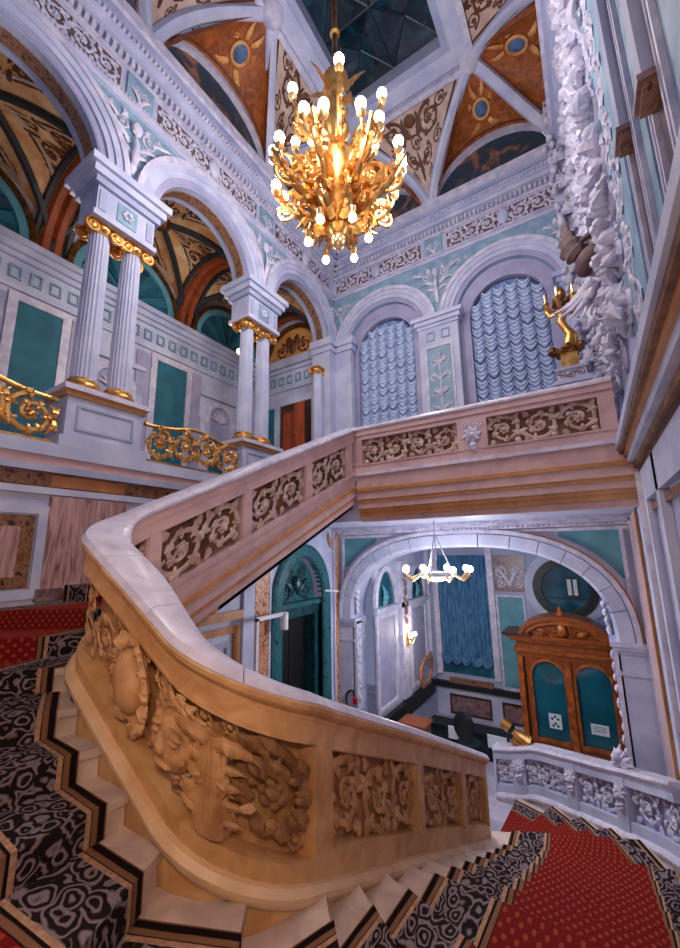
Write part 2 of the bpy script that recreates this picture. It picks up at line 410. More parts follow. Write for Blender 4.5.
# ------------------------------------------------------------------ staircase with steps
stair = empty('staircase', (-1, 4, ZF), 'curved marble staircase rising from the hall around to the upper landing', 'staircase')
NR = 33; RH = (ZG-ZF)/NR
def zab(k): return ZF+RH*(k+1)                            # tread level above riser k
risers = [((-1.95, 6.69), (-1.75, 9.08)), ((-1.89, 6.72), (-1.08, 8.84)), ((-1.81, 6.72), (-.57, 8.38)), ((-1.73, 6.68), (-.14, 7.92)), ((-1.69, 6.58), (.2, 7.45))]
fan = {5: 1.0, 6: .75, 7: .55, 8: .38, 9: .24, 10: .13, 11: .06}
XO, YO = 0.67, -0.45
def outer(s):
    p, n = path(s)
    if s <= CUM[1]: return (XO, p.y)
    if s <= CUM[2]:
        c = Vector(SEG[1][1]); t = min((XO-c.x)/max(n.x, 1e-6), (YO-c.y)/min(n.y, -1e-6)); return tuple(c+n*t)
    if s <= CUM[3]: return (p.x, YO)
    if s <= CUM[4]:
        c = Vector(SEG[3][1]); t = min((XL-c.x)/min(n.x, -1e-6), (YO-c.y)/min(n.y, -1e-6)); return tuple(c+n*t)
    return (XL, p.y)
def soff(s):                                                # drop from handrail lip to tread
    a = min(1, max(0, (s-CUM[1])/.9)); b_ = min(1, max(0, (s-CUM[4]-.2)/1.6)); return 1.02+.11*a-.19*b_
def findS(z):
    a, b = -.5, STOT+.5
    for _ in range(50):
        m = (a+b)/2
        if Lip(m)-soff(m) < z: a = m
        else: b = m
    return (a+b)/2
RS = [None]*5
for k in range(5, NR):
    s = findS(zab(k)); RS.append(s); p, n = path(max(0, min(STOT, s))); q = p+n*.15+(Vector((0, s-STOT)) if s > STOT else Vector((0, 0)))
    if s < 0: q = Vector((-1.69, 6.55-s))
    ox, oy = outer(max(0, min(STOT, s)))
    if s > STOT: oy += s-STOT
    if k in fan: oy += fan[k]*.75; ox -= .10*fan[k]
    risers.append(((q.x, q.y), (ox, oy)))
risers.append(((-3.92, 6.75), (XL, 6.75)))
# fan the winders evenly: outer ends spaced along the outer walls between straight flights
def outer_len(p, corner):                                  # arc length along the L-shaped outer wall, 0 at the corner
    return (p[1]-corner[1]) if abs(p[0]-corner[0]) < 1e-6 else None
def fan_span(ka, kb, A, C, B):
    la, lb = math.dist(A, C), math.dist(C, B); n = kb-ka
    for k in range(ka, kb+1):
        d = (la+lb)*(k-ka)/n
        q = Vector(A).lerp(Vector(C), d/la) if d <= la else Vector(C).lerp(Vector(B), (d-la)/lb)
        risers[k] = (risers[k][0], (q.x, q.y))
kA = min(range(5, NR), key=lambda k: abs(risers[k][0][1]-3.5)+(9 if RS[k] > CUM[1] else 0))
kM = min(range(5, NR), key=lambda k: abs(risers[k][0][0]+2.75)+(9 if not CUM[2] < RS[k] < CUM[3] else 0))
kB = min(range(5, NR), key=lambda k: abs(risers[k][0][1]-3.3)+(9 if RS[k] < CUM[4] else 0))
fan_span(kA, kM, (XO, risers[kA][0][1]), (XO, YO), (risers[kM][0][0], YO))
fan_span(kM, kB, (risers[kM][0][0], YO), (XL, YO), (XL, risers[kB][0][1]))
for k in range(NR):
    (i0, o0), (i1, o1) = risers[k], risers[k+1]
    inn, out = [i0], [o0]
    if RS[k] is not None and k < NR-1 and RS[k+1] is not None and RS[k] > 0:
        for t in (.25, .5, .75):
            s = RS[k]+(RS[k+1]-RS[k])*t; p, n = path(min(STOT, s)); q = p+n*.15+Vector((0, max(0, s-STOT))); inn.append((q.x, q.y))
            pass
    for cx_, cy_ in ((XO, YO), (XL, YO)):
        if (abs(o0[0]-cx_) < 1e-4) != (abs(o1[0]-cx_) < 1e-4) and (abs(o0[1]-cy_) < 1e-4) != (abs(o1[1]-cy_) < 1e-4) and kA <= k <= kB: out.append((cx_, cy_))
    inn.append(i1); out.append(o1); poly = inn+out[::-1]; z = zab(k)
    mb = MB()
    mb.rings([[(x, y, z-.45) for x, y in poly], [(x, y, z-.03) for x, y in poly]])
    fx = Vector(i0)-Vector(i1); fx2 = Vector(o0)-Vector(o1)
    if fx.length > 1e-4: fx.normalize()
    if fx2.length > 1e-4: fx2.normalize()
    pol2 = [tuple(Vector(i0)+fx*.03)]+inn[1:]+out[1:][::-1]+[tuple(Vector(o0)+fx2*.03)]
    mb.rings([[(x, y, z-.055) for x, y in pol2], [(x, y, z) for x, y in pol2]])
    mb.build('step', 'tread_marble', stair)
def Yu_(y): return CUM[4]+(y-2.13)
# sloping soffit slab of the upper flight and the landing slab with moulded fascia
mb = MB(); R = []
for s in srange(Yu_(3.2), STOT, .2):
    p, n = path(s); z = Lip(s)-1.46; ox, oy = outer(s); i = p-n*.1
    R.append([(i.x, i.y, z), (ox, oy, z), (ox, oy, z+.1), (i.x, i.y, z+.1)])
mb.rings(R).build('soffit', 'pink_marble', stair)
MB().box(XL, XRW, YLAND+.28, YB, .55, ZG-.001).build('landing_slab', 'plaster', stair)

# ------------------------------------------------------------------ inner balustrade: rail, frame, posts, carved panels, base roll, string
bal = empty('stair_balustrade', (-1.84, 6.55, -4.3), 'carved tan stone stair balustrade with white marble handrail curving around the stairwell', 'balustrade')
RAILP = [(-.18, .0), (-.19, .03), (-.17, .075), (-.10, .095), (.10, .095), (.17, .075), (.19, .03), (.18, .0)]
cuts = [0, 1.25, 2.5, 3.7, 4.62, 5.25, 5.9, 6.35, 6.75, 7.6, 8.6, 9.6, STOT+.12]
def rail_prof(s):
    k = min(1, max(0, (s-CUM[2]+.25)/1.0)); k = k*k*(3-2*k); i = -.03-.16*k
    return [(i+.01, .0), (i, .03), (i+.02, .07), (i+.07, .085), (.10, .09), (.16, .075), (.19, .03), (.18, .0)]
def rail(mb, s0, s1):
    R = []
    for s in srange(s0, s1, .06):
        p, n = path(s); z = Lip(s); R.append([(p.x+n.x*o, p.y+n.y*o, z+h) for o, h in rail_prof(s)])
    return mb.rings(R)
for a, b in zip(cuts, cuts[1:]):
    rail(MB(), a+(.003 if a else -.06), min(b, STOT)-.003).build('rail_slab', 'rail_marble', bal, True)
LOW = CUM[3]+.25                                          # up to here the stone is tan, beyond it pinkish marble
def two(name, prof, m1, m2, a=0.0, b=STOT, smooth=False):
    if a < LOW: sweep(MB(), a, min(b, LOW), [(max(o, -.03), h) for o, h in prof]).build(name, m1, bal, smooth)
    if b > LOW: sweep(MB(), max(a, LOW), b, prof).build(name, m2, bal, smooth)
two('rail_moulding', [(-.145, -.005), (-.145, -.09), (.145, -.09), (.15, -.06), (.175, -.04), (.19, -.02), (.195, .01), (.18, .03)], 'stone_tan', 'pink_marble')
two('top_frieze', bx(-.14, .14, -.21, -.09), 'stone_tan', 'pink_marble')
two('frieze_bead', bx(-.15, .15, -.225, -.205), 'stone_tan', 'pink_marble'); two('frieze_bead', bx(-.15, .15, -.115, -.10), 'stone_tan', 'pink_marble')
two('bottom_rail', bx(-.14, .14, -.99, -.82), 'stone_tan', 'pink_marble', 0, 4.2); two('bottom_rail', bx(-.14, .14, -.99, -.88), 'stone_tan', 'pink_marble', 4.2, CUM[4]+.1); two('bottom_rail', bx(-.14, .14, -.99, -.82), 'stone_tan', 'pink_marble', CUM[4]+.1, STOT)
two('base_roll', [(-.13, -1.09), (-.13, -.98), (.13, -.98), (.175, -.985), (.205, -1.02), (.205, -1.05), (.18, -1.085), (.14, -1.09)], 'roll_stone', 'pink_marble', smooth=True)
two('string_wall', bx(-.13, .145, -1.75, -1.06), 'stone_tan', 'pink_marble', 0, CUM[3])
# well-side stringer mouldings of the upper flight
for h0, h1, o, m in ((-.86, -.80, .17, 'pink_marble'), (-1.06, -.86, .15, 'pink_marble'), (-1.12, -1.06, .185, 'ochre_stone'), (-1.25, -1.12, .16, 'pink_marble'), (-1.31, -1.25, .14, 'ochre_stone'), (-1.40, -1.31, .12, 'pink_marble'), (-1.46, -1.40, .10, 'ochre_stone')):
    sweep(MB(), CUM[3]+.1, STOT, bx(-o, .0, h0, h1)).build('string_moulding', m, bal)
# posts (s0, s1)
def Yl(y): return 6.55-y                                  # s on the lower flight
def Yu(y): return CUM[4]+(y-2.13)
posts = [(0, .10), (Yl(5.53), Yl(5.37)), (Yl(4.16), Yl(4.02)), (Yl(2.53), Yl(2.34)), (Yu(2.28), Yu(2.40)), (Yu(3.5), Yu(3.63)), (Yu(4.78), Yu(4.93)), (Yu(6.02), Yu(6.2))]
for a, b in posts: two('post', bx(-.145, .145, -.83, -.2), 'stone_tan', 'pink_marble', a, b)
# carved panels
def carved(s0, s1, side, k, mat, d=0.05, back=True, flip=False):
    W = s1-s0; H = .575; z0 = -.81
    fn = PM(s0, z0, side, .075)
    p = empty('carved_panel', tuple(WL[bal])); p.parent = bal; p.location = (0, 0, 0)
    MB_ = MB()
    if back:
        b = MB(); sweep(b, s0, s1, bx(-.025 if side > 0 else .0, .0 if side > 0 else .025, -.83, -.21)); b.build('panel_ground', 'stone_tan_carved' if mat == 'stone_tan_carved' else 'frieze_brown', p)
    MB_.opanel(fn, W, H, k, depth=.42, leaves=8, flip=flip)
    MB_.build('scrollwork', mat, p, True)
    # small frame bead
    f = MB()
    for a, b2 in ((s0, s0+.02), (s1-.02, s1)): sweep(f, a, b2, bx(side*.02, side*.135, -.82, -.215))
    sweep(f, s0, s1, bx(side*.02, side*.135, -.83, -.80)); sweep(f, s0, s1, bx(side*.02, side*.135, -.235, -.21)); f.build('panel_bead', 'stone_tan' if mat == 'stone_tan_carved' else 'pink_marble', p)
    return p
for (a, b), k in (((.10, Yl(5.53)), 1), ((Yl(5.37), Yl(4.16)), 2), ((Yl(4.02), Yl(2.53)), 3)):
    carved(a, b, 1, k, 'stone_tan_carved')
for (a, b), k in (((Yu(2.13)-.1, Yu(2.28)), 1), ((Yu(2.40), Yu(3.5)), 2), ((Yu(3.63), Yu(4.78)), 2), ((Yu(4.93), Yu(6.02)), 2)):
    carved(a, b, -1, k, 'rose_carved' if 'rose_carved' in MATS else 'white_relief', flip=True)
# the sweeping corner panel: openwork acanthus with a cartouche and a mask
cp = empty('corner_carving', tuple(WL[bal])); cp.parent = bal; cp.location = (0, 0, 0)
c0, c1 = Yl(2.34), Yu(2.2); CW = c1-c0
holes = set()
b = MB(); ns, nh = 72, 12
for i in range(ns):
    for j in range(nh):
        u = (i+.5)/ns; v = (j+.5)/nh
        if (abs(u-.20) < .008 and .35 < v < .6) or (abs(u-.335) < .008 and .25 < v < .36) or (abs(u-.31) < .008 and .1 < v < .22) or (abs(u-.36) < .008 and .05 < v < .18): continue
        s0_, s1_ = c0+CW*i/ns, c0+CW*(i+1)/ns
        fn = PM(s0_, -.89, 1, -.01)
        b.quad(fn(0, .68*j/nh, 0), fn(s1_-s0_, .68*j/nh, 0), fn(s1_-s0_, .68*(j+1)/nh, 0), fn(0, .68*(j+1)/nh, 0))
b.build('carving_ground', 'stone_tan_carved', cp)
fn = PM(c0, -.86, 1, .07)
m = MB()                                                   # first scroll with blossom, next to the post
m.ospiral(fn, .25, .31, .27, PI*.2, 1, depth=.5, leaves=10, thick=.16)
for k in range(8): m.oleaf(fn, .25+.12*math.cos(k*.8), .31+.12*math.sin(k*.8), k*.8, .10, .022, curl=.6, d=.05, thick=.9, lobe=.05); m.build('scroll', 'stone_tan_carved', cp, True)
m = MB()                                                   # broad acanthus trunk
TU = .55
m.otube(fn, [(TU, .02+.05*i, .05) for i in range(11)], [.085-.003*i+.01*math.sin(i*2.2) for i in range(11)], .8, 10)
for du in (-.045, 0, .045):
    m.otube(fn, [(TU+du*(1+.05*i), .03+.048*i, .10-abs(du)*.5) for i in range(11)], [.02-.001*i for i in range(11)], .9, 6)
for k in range(5):
    for sg in (-1, 1): m.oleaf(fn, TU+sg*.05, .08+.09*k, PI/2-sg*.8, .12, .024, curl=-sg*1.3, d=.06, thick=.8, n=7, lobe=.08)
for k, (du, an) in enumerate(((-.06, PI/2+.35), (.06, PI/2-.35), (-.03, PI/2+.8), (.03, PI/2-.8))):
    m.oleaf(fn, TU+du, .03, an, .34, .032, curl=(-1)**(k+1)*2.4, d=.03, thick=.6, n=8, m=13, lobe=.09)
for sg in (-1, 1):
    m.oleaf(fn, TU, .46, PI/2-sg*.9, .26, .04, curl=-sg*1.6, d=.06, thick=.8, n=8, m=11, lobe=.1)
    m.oleaf(fn, TU, .22, PI/2-sg*1.1, .18, .032, curl=sg*1.6, d=.05, thick=.8, n=8, m=11, lobe=.1)
m.build('acanthus_leaf', 'stone_tan_carved', cp, True)
m = MB()                                                   # foliate mask
mu, mv = .76, .34
m.oblob(fn, mu, mv, .06, .12, .16, .10, n=14, m=8)
m.oblob(fn, mu, mv+.02, .15, .028, .07, .05); m.oblob(fn, mu, mv-.09, .14, .05, .02, .03)
for sg in (-1, 1):
    m.oblob(fn, mu+sg*.055, mv+.05, .135, .03, .022, .03); m.oblob(fn, mu+sg*.055, mv+.09, .13, .045, .018, .035, rot=sg*-.3)
    m.oblob(fn, mu+sg*.07, mv-.03, .12, .04, .045, .035)
    m.oblob(fn, mu+sg*.14, mv+.03, .05, .035, .055, .05)
for k in range(13):
    a = -.3+(PI+.6)*k/12; m.oleaf(fn, mu+.11*math.cos(a), mv+.15*math.sin(a), a, .13, .036, curl=.8*(1 if k > 5 else -1), d=.03, thick=.7)
for k in range(5): m.oleaf(fn, mu-.10+.05*k, mv-.13, -PI/2+(k-2)*.35, .15, .032, curl=(k-2)*.5, d=.03, thick=.7)
m.build('foliate_mask', 'stone_tan_carved', cp, True)
for (u_, v_, r_, a_, d_) in ((.99, .12, .11, .5, 1), (.97, .50, .10, 1.2, -1), (.78, .08, .08, .5, -1), (.62, .55, .06, .5, -1), (.10, .08, .07, .3, 1), (.48, .57, .05, .3, 1), (1.48, .12, .12, .9, -1), (1.50, .46, .13, .2, 1), (1.72, .30, .16, .9, -1), (1.98, .15, .14, .3, 1), (2.0, .44, .13, .8, -1)):
    if u_+r_ < CW: MB().ospiral(fn, u_, v_, r_, PI*a_, d_, depth=.6, leaves=6).build('scroll', 'stone_tan_carved', cp, True)
m = MB()                                                   # cartouche: domed shield in a curling frame
cu, cv = 1.26, .33
m.oblob(fn, cu, cv, .05, .125, .20, .12, n=20, m=10); m.build('shield', 'stone_tan', cp, True)
m = MB(); m.otube(fn, [(cu, cv-.17+.34*i/10, .16-.0018*(i-5)**2) for i in range(11)], [.010]*11, 1, 6)
m.otube(fn, [(cu+.16*math.cos(2*PI*i/30), cv+.235*math.sin(2*PI*i/30), .05) for i in range(31)], [.032+.012*math.sin(i*1.9) for i in range(31)], .9, 7)
for k in range(14):
    a = 2*PI*k/14; m.oleaf(fn, cu+.17*math.cos(a), cv+.24*math.sin(a), a+.9*(1 if math.cos(a) > 0 else -1), .12, .036, curl=1.3*(1 if math.cos(a) > 0 else -1), d=.06, thick=.8)
for sg in (-1, 1):
    m.ospiral(fn, cu+sg*.10, cv+.25, .075, PI*.5, sg, depth=.9, leaves=3, rose=False); m.ospiral(fn, cu+sg*.09, cv-.24, .07, PI*1.5, -sg, depth=.9, leaves=3, rose=False)
m.build('cartouche_frame', 'stone_tan_carved', cp, True)

# ------------------------------------------------------------------ landing balustrade and fascia
XA, XB = -3.63, .42
def fLa(a, z, d): return (a, YLAND+.05-d, z)               # front face of the landing
lb = empty('landing_balustrade', (-1.6, YLAND+.15, ZG), 'pinkish marble balustrade with white scroll panels across the upper landing', 'balustrade')
mb = MB(); R = []
for x in (XA-.33, XB+.05): R.append([(x, YLAND+.19+o_, 2.24+h_) for o_, h_ in RAILP])
mb.rings(R).build('handrail', 'rail_marble', lb)
for (z0, z1, d0, m) in ((2.14, 2.24, .02, 'pink_marble'), (2.06, 2.14, 0.0, 'pink_marble'), (1.42, 1.58, 0.0, 'pink_marble')):
    MB().mbox(fLa, XA-.28, XB+.05, z0, z1, -.28, d0).build('rail_course', m, lb)
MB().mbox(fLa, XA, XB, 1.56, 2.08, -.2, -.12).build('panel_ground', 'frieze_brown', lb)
for a0, a1, orn in ((XA-.28, XA+.12, 0), (-1.66, -1.24, 1), (.30, XB+.05, 0)):
    MB().mbox(fLa, a0, a1, 1.56, 2.08, -.28, .01).build('post', 'pink_marble', lb)
    if orn:
        m = MB(); f2 = sub(fLa, -1.45, 1.80, .01)
        for k in range(8): m.oleaf(f2, 0, 0, k*PI/4, .17, .04, curl=.5, thick=.5)
        m.oblob(f2, 0, 0, .02, .06, .06, .05); m.oleaf(f2, 0, -.1, -PI/2, .2, .05, thick=.5); m.ospiral(f2, -.1, .17, .07, 0, 1, depth=.5, leaves=3); m.ospiral(f2, .1, .17, .07, PI, -1, depth=.5, leaves=3)
        m.build('post_ornament', 'white_relief', lb, True)
for a0, a1 in ((XA+.12, -1.66), (-1.24, .30)):
    p = empty('carved_panel', tuple(WL[lb])); p.parent = lb; p.location = (0, 0, 0)
    MB().opanel(sub(fLa, a0+.02, 1.57, -.07), a1-a0-.04, .50, None, depth=.42).build('scrollwork', 'rose_carved', p, True)
    MB().frame(fLa, a0, a1, 1.56, 2.08, .025, -.12, .015).build('panel_frame', 'pink_marble', p)
for (z0, z1, d0, m) in ((1.36, 1.42, .05, 'rail_marble'), (1.12, 1.36, .01, 'pink_marble'), (1.06, 1.12, .05, 'ochre_stone'), (.92, 1.06, .02, 'pink_marble'), (.86, .92, 0, 'ochre_stone'), (.76, .86, -.02, 'pink_marble'), (.70, .76, -.05, 'ochre_stone'), (.62, .70, -.09, 'ochre_stone'), (.52, .62, -.15, 'pink_marble')):
    MB().mbox(fLa, XA+.02, XB+.3, z0, z1, -.3, d0).build('fascia_moulding', m, lb)

# ------------------------------------------------------------------ outer balustrade beside the lowest steps
ob = empty('outer_balustrade', (-2.1, 9.3, ZF), 'white carved marble balustrade curving beside the lowest red carpeted steps', 'balustrade')
OB = [(-2.20, 9.30, -4.84), (-1.75, 9.25, -4.74), (-1.39, 9.14, -4.62), (-.8, 8.72, -4.46), (-.33, 8.24, -4.28), (.07, 7.78, -4.10), (.40, 7.2, -3.88), (.56, 6.5, -3.6)]
OS = [0]
for a, b in zip(OB, OB[1:]): OS.append(OS[-1]+math.dist(a[:2], b[:2]))
def opath(s):
    s = max(0, min(OS[-1], s)); i = 0
    while i < len(OB)-2 and s > OS[i+1]: i += 1
    t = (s-OS[i])/(OS[i+1]-OS[i])
    q0 = OB[max(0, i-1)]; q1 = OB[i]; q2 = OB[i+1]; q3 = OB[min(len(OB)-1, i+2)]
    def cr(a, b, c, d): return .5*((2*b)+(-a+c)*t+(2*a-5*b+4*c-d)*t*t+(-a+3*b-3*c+d)*t**3)
    return Vector((cr(q0[0], q1[0], q2[0], q3[0]), cr(q0[1], q1[1], q2[1], q3[1]), cr(q0[2], q1[2], q2[2], q3[2])))
def on(s):
    a, b = opath(s-.03), opath(s+.03); d = (b-a); n = Vector((d.y, -d.x)); n.normalize(); return -n if n.dot(Vector((-1.2, -1))) < 0 else n
def OM(s0, h0, d0=.11):
    def fn(u, v, d):
        p = opath(s0+u); n = on(s0+u); return (p.x+n.x*(d0+d), p.y+n.y*(d0+d), p.z+h0+v)
    return fn
def osweep(mb, s0, s1, prof):
    R = []
    for s in srange(s0, s1, .1):
        p = opath(s); n = on(s); R.append([(p.x+n.x*o, p.y+n.y*o, p.z+h) for o, h in prof])
    return mb.rings(R)
OT = OS[-1]
osweep(MB(), 0, OT, [(-.15, .81), (-.16, .84), (-.14, .88), (.14, .88), (.16, .84), (.15, .81)]).build('handrail', 'rail_marble', ob, True)
osweep(MB(), 0, OT, [(-.12, .66), (-.12, .75), (-.14, .81), (.14, .81), (.12, .75), (.12, .66)]).build('top_rail', 'plaster', ob)
osweep(MB(), 0, OT, bx(-.11, .11, .05, .2)).build('bottom_rail', 'plaster', ob)
osweep(MB(), 0, OT, [(-.15, -.5), (-.15, .03), (.11, .07), (.15, .05), (.17, .01), (.16, -.03), (.13, -.05), (.13, -.5)]).build('base_roll', 'rail_marble', ob, True)
osweep(MB(), 0, OT, bx(-.03, .0, .2, .66)).build('panel_ground', 'plaster_cool', ob)
opost = [(0, .06), (.36, .62), (1.55, 1.78), (2.62, 2.84)]
for a, b in opost:
    osweep(MB(), a, b, bx(-.12, .13, .05, .76)).build('post', 'plaster', ob)
    if b-a > .1:
        m = MB(); f2 = OM((a+b)/2, .48, .13)
        for k in range(7): m.oleaf(f2, 0, .05, PI/2+(k-3)*.55, .16, .035, curl=(k-3)*.3, thick=.6)
        m.oleaf(f2, 0, 0, -PI/2, .22, .06, thick=.6); m.oblob(f2, 0, .03, .03, .05, .06, .05); m.build('post_ornament', 'white_relief', ob, True)
for a, b, k in ((.06, .36, 1), (.62, 1.55, 3), (1.78, 2.62, 2), (2.84, OT-.05, 2)):
    MB().opanel(OM(a+.02, .2, .03), b-a-.04, .46, k, depth=.5).build('scrollwork', 'white_relief', ob, True)
m = MB(); f2 = OM(2.73, .86, .02)
for k in range(9): m.oleaf(f2, 0, 0, PI/2+(k-4)*.33, .34-.03*abs(k-4), .05, curl=(k-4)*.25, thick=1.0)
m.ospiral(f2, -.12, .05, .10, PI/2, 1, depth=.9, leaves=4); m.ospiral(f2, .12, .05, .10, PI/2, -1, depth=.9, leaves=4); m.oblob(f2, 0, .16, .05, .09, .13, .09)
m.build('newel_ornament', 'white_relief', ob, True)
# ------------------------------------------------------------------ carpet runner
run = empty('stair_runner', (-.6, 6, ZF), 'red stair carpet with dark scroll patterned borders running up the marble steps', 'carpet')
bands = [('border_edge', .27, .36, 'carpet_rope'), ('border_stripe', .36, .39, 'carpet_cream'), ('scroll_border', .39, .72, 'carpet_scroll'), ('border_stripe', .72, .75, 'carpet_cream'), ('border_edge', .75, .81, 'carpet_rope')]
def ish(k): return .13*min(1, max(0, (k-13)/4))
def strip(name, fA, fB_, mat, u0, u1):
    mb = MB(); e = .014; v = 0; nsub = 1 if abs(u1-u0) < .5 else 6
    for k in range(0, NR):
        I0, O0 = map(Vector, risers[k]); I1, O1 = map(Vector, risers[k+1]); z = zab(k); zl = z-RH
        fw = ((I0+O0)-(I1+O1)); fw = fw.normalized() if fw.length > 1e-6 else Vector((0, 1))
        for q in range(nsub):
            t0, t1 = q/nsub, (q+1)/nsub
            def pt(I, O, t):
                d = (O-I); ln = d.length; d.normalize(); A = fA(ln, k); B = fB_(ln, k); return I+d*(A+(B-A)*t)
            a0, b0 = pt(I0, O0, t0)+fw*.045, pt(I0, O0, t1)+fw*.045
            a1, b1 = pt(I1, O1, t0)+fw*.045, pt(I1, O1, t1)+fw*.045
            uu0, uu1 = u0+(u1-u0)*t0, u0+(u1-u0)*t1
            mb.quad((a0.x, a0.y, zl+e), (b0.x, b0.y, zl+e), (b0.x, b0.y, z+e), (a0.x, a0.y, z+e)); mb.uv.append([(uu0, v), (uu1, v), (uu1, v+RH), (uu0, v+RH)])
            if k < NR-1: mb.quad((a0.x, a0.y, z+e), (b0.x, b0.y, z+e), (b1.x, b1.y, z+e), (a1.x, a1.y, z+e)); mb.uv.append([(uu0, v+RH), (uu1, v+RH), (uu1, v+.6), (uu0, v+.6)])
        v += .6
    mb.build(name, mat, run)
for nm, d0, d1, mt in bands:
    strip(nm, lambda l, k, d=d0: d-ish(k), lambda l, k, d=d1: d-ish(k), mt, d0, d1)
obands = [('border_edge', .13, .19, 'carpet_rope'), ('border_stripe', .19, .21, 'carpet_cream'), ('scroll_border', .21, .44, 'carpet_scroll'), ('border_stripe', .44, .46, 'carpet_cream'), ('border_edge', .46, .50, 'carpet_rope')]
for nm, d0, d1, mt in obands: strip(nm, lambda l, k, d=d1: l-d, lambda l, k, d=d0: l-d, mt, 3-d1, 3-d0)
strip('red_field', lambda l, k: .81-ish(k), lambda l, k: l-.50, 'carpet_red', 0, 1.15)

# ------------------------------------------------------------------ wall_left: lower wall with marble panels, gallery edge
wl = empty('wall_left', (XL, 4, ZF), kind='structure')
wl['label'] = 'left wall with marble panels below the gallery arcade'
DC, DW, DZ, DR = 7.12, .86, -1.05, 1.05                    # green portal: centre, half width, spring, rise
mb = MB(); arch_wall(mb, fL, 5.3, YB, ZF, 1.0, DC, DW-.14, ZF, DZ, DR-.14, .5)
mb.quad(fL(-2, ZF, 0), fL(5.3, ZF, 0), fL(5.3, 1.0, 0), fL(-2, 1.0, 0)); mb.build('wall_face', 'plaster', wl)
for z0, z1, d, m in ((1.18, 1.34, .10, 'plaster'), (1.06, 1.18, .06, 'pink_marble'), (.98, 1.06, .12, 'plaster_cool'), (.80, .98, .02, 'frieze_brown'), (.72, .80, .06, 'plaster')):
    MB().mbox(fL, -2, YB, z0, z1, -.3, d).build('gallery_edge', m, wl)
for a0, a1, m in ((1.2, 2.05, 'brown_marble'), (2.1, 3.0, 'ochre_stone'), (3.05, 3.7, 'brown_marble')):
    MB().mbox(fL, a0, a1, .82, .96, 0, .035).build('frieze_panel', m, wl)
# rose marble pilaster and panels seen beside the upper flight
MB().mbox(fL, 2.12, 3.05, -.38, .70, 0, .05).build('marble_pilaster', 'rose_marble', wl)
MB().mbox(fL, 2.08, 3.10, -.52, -.38, 0, .08).build('pilaster_base', 'plum_marble', wl)
for a0, a1, z0, z1 in ((.6, 2.0, -.36, .46), (3.3, 4.8, -.2, .5)):
    MB().frame(fL, a0-.12, a1+.12, z0-.12, z1+.12, .1, 0, .04).build('panel_frame', 'plaster', wl)
    MB().mbox(fL, a0, a1, z0, z1, 0, .02).build('marble_panel', 'brown_marble', wl)
    MB().mbox(fL, a0+.14, a1-.14, z0+.13, z1-.13, 0, .03).build('inset_panel', 'rose_marble', wl)
# lower hall: red marble pilasters, white frames, dado panels
for a0, a1 in ((5.62, 6.0), (8.36, 8.5)):
    MB().mbox(fL, a0, a1, ZF, .55, 0, .05).build('marble_pilaster', 'red_marble', wl)
MB().mbox(fL, 5.32, 5.60, ZF, .2, 0, .06).build('pilaster', 'plaster', wl)
MB().mbox(fL, 6.0, 6.05, ZF, .55, 0, .06).build('edge_strip', 'plaster', wl); MB().mbox(fL, 8.3, 8.35, ZF, .55, 0, .06).build('edge_strip', 'plaster', wl)
MB().frame(fL, 3.6, 5.25, -4.6, -1.25, .12, 0, .05).build('panel_frame', 'ochre_stone', wl)
MB().frame(fL, 3.9, 5.05, -4.4, -1.5, .08, 0, .04).build('panel_frame', 'plaster_cool', wl)
MB().mbox(fL, 3.4, 5.3, -1.15, -1.0, 0, .08).build('string_course', 'ochre_stone', wl)
for sg, a in ((1, 6.1), (-1, 8.25)):
    m = MB(); f2 = sub(fL, a, .1, 0.01); m.oleaf(f2, 0, 0, PI/2-sg*.8, .4, .06, curl=sg, thick=.4); m.build('spandrel_scroll', 'red_marble', wl, True)
# green marble portal
d1 = empty('door_1', (XL, DC, ZF), kind='structure'); d1['label'] = 'dark green marble arched doorway with carved tympanum'
mb = MB(); arch_band(mb, fL, DC, DZ, [(-.14, -.1), (.16, -.1), (.16, .06), (.10, .09), (-.10, .09), (-.14, .05)], DW, DR, leg=ZF); mb.build('portal_surround', 'green_marble', d1)
mb = MB(); disc_fan(mb, fL, DC, DZ-.0, DW-.14, -.22, rise=DR-.14); mb.quad(fL(DC-DW+.14, DZ-.3, -.22), fL(DC+DW-.14, DZ-.3, -.22), fL(DC+DW-.14, DZ, -.22), fL(DC-DW+.14, DZ, -.22)); mb.build('tympanum_ground', 'green_marble', d1)
m = MB(); f2 = sub(fL, DC, DZ, -.2)
for sg in (-1, 1):
    m.ospiral(f2, sg*.36, .18, .20, PI/2, sg, depth=.5, leaves=5); m.ospiral(f2, sg*.2, .58, .16, PI/2, -sg, depth=.5, leaves=4); m.oleaf(f2, sg*.1, .1, PI/2-sg*.4, .5, .06, curl=-sg*.9)
m.oblob(f2, 0, .35, .05, .12, .2, .1); m.build('tympanum_carving', 'green_carved', d1, True)
MB().mbox(fL, DC-DW+.14, DC+DW-.14, DZ-.34, DZ-.02, -.24, -.08).build('lintel', 'green_carved', d1)
MB().mbox(fL, DC-DW+.14, DC+DW-.14, DZ-.12, DZ-.04, -.1, -.02).build('lintel_moulding', 'green_marble', d1)
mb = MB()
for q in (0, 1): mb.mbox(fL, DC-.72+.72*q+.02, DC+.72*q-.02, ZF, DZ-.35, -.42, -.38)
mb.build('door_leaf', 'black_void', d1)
for a in (DC-DW+.14, DC+DW-.28): MB().mbox(fL, a, a+.14, ZF, DZ-.34, -.36, -.1).build('jamb', 'green_carved', d1)
bar = empty('white_barrier', (XL+.3, 5.62, ZF), 'slim white metal gate frame beside the green doorway', 'barrier')
mb = MB(); mb.box(-5.2, -5.14, 5.35, 5.41, ZF, -1.15); mb.build('post', 'white_metal', bar)
MB().box(-5.2, -5.14, 5.35, 6.15, -1.2, -1.13).build('arm', 'white_metal', bar)
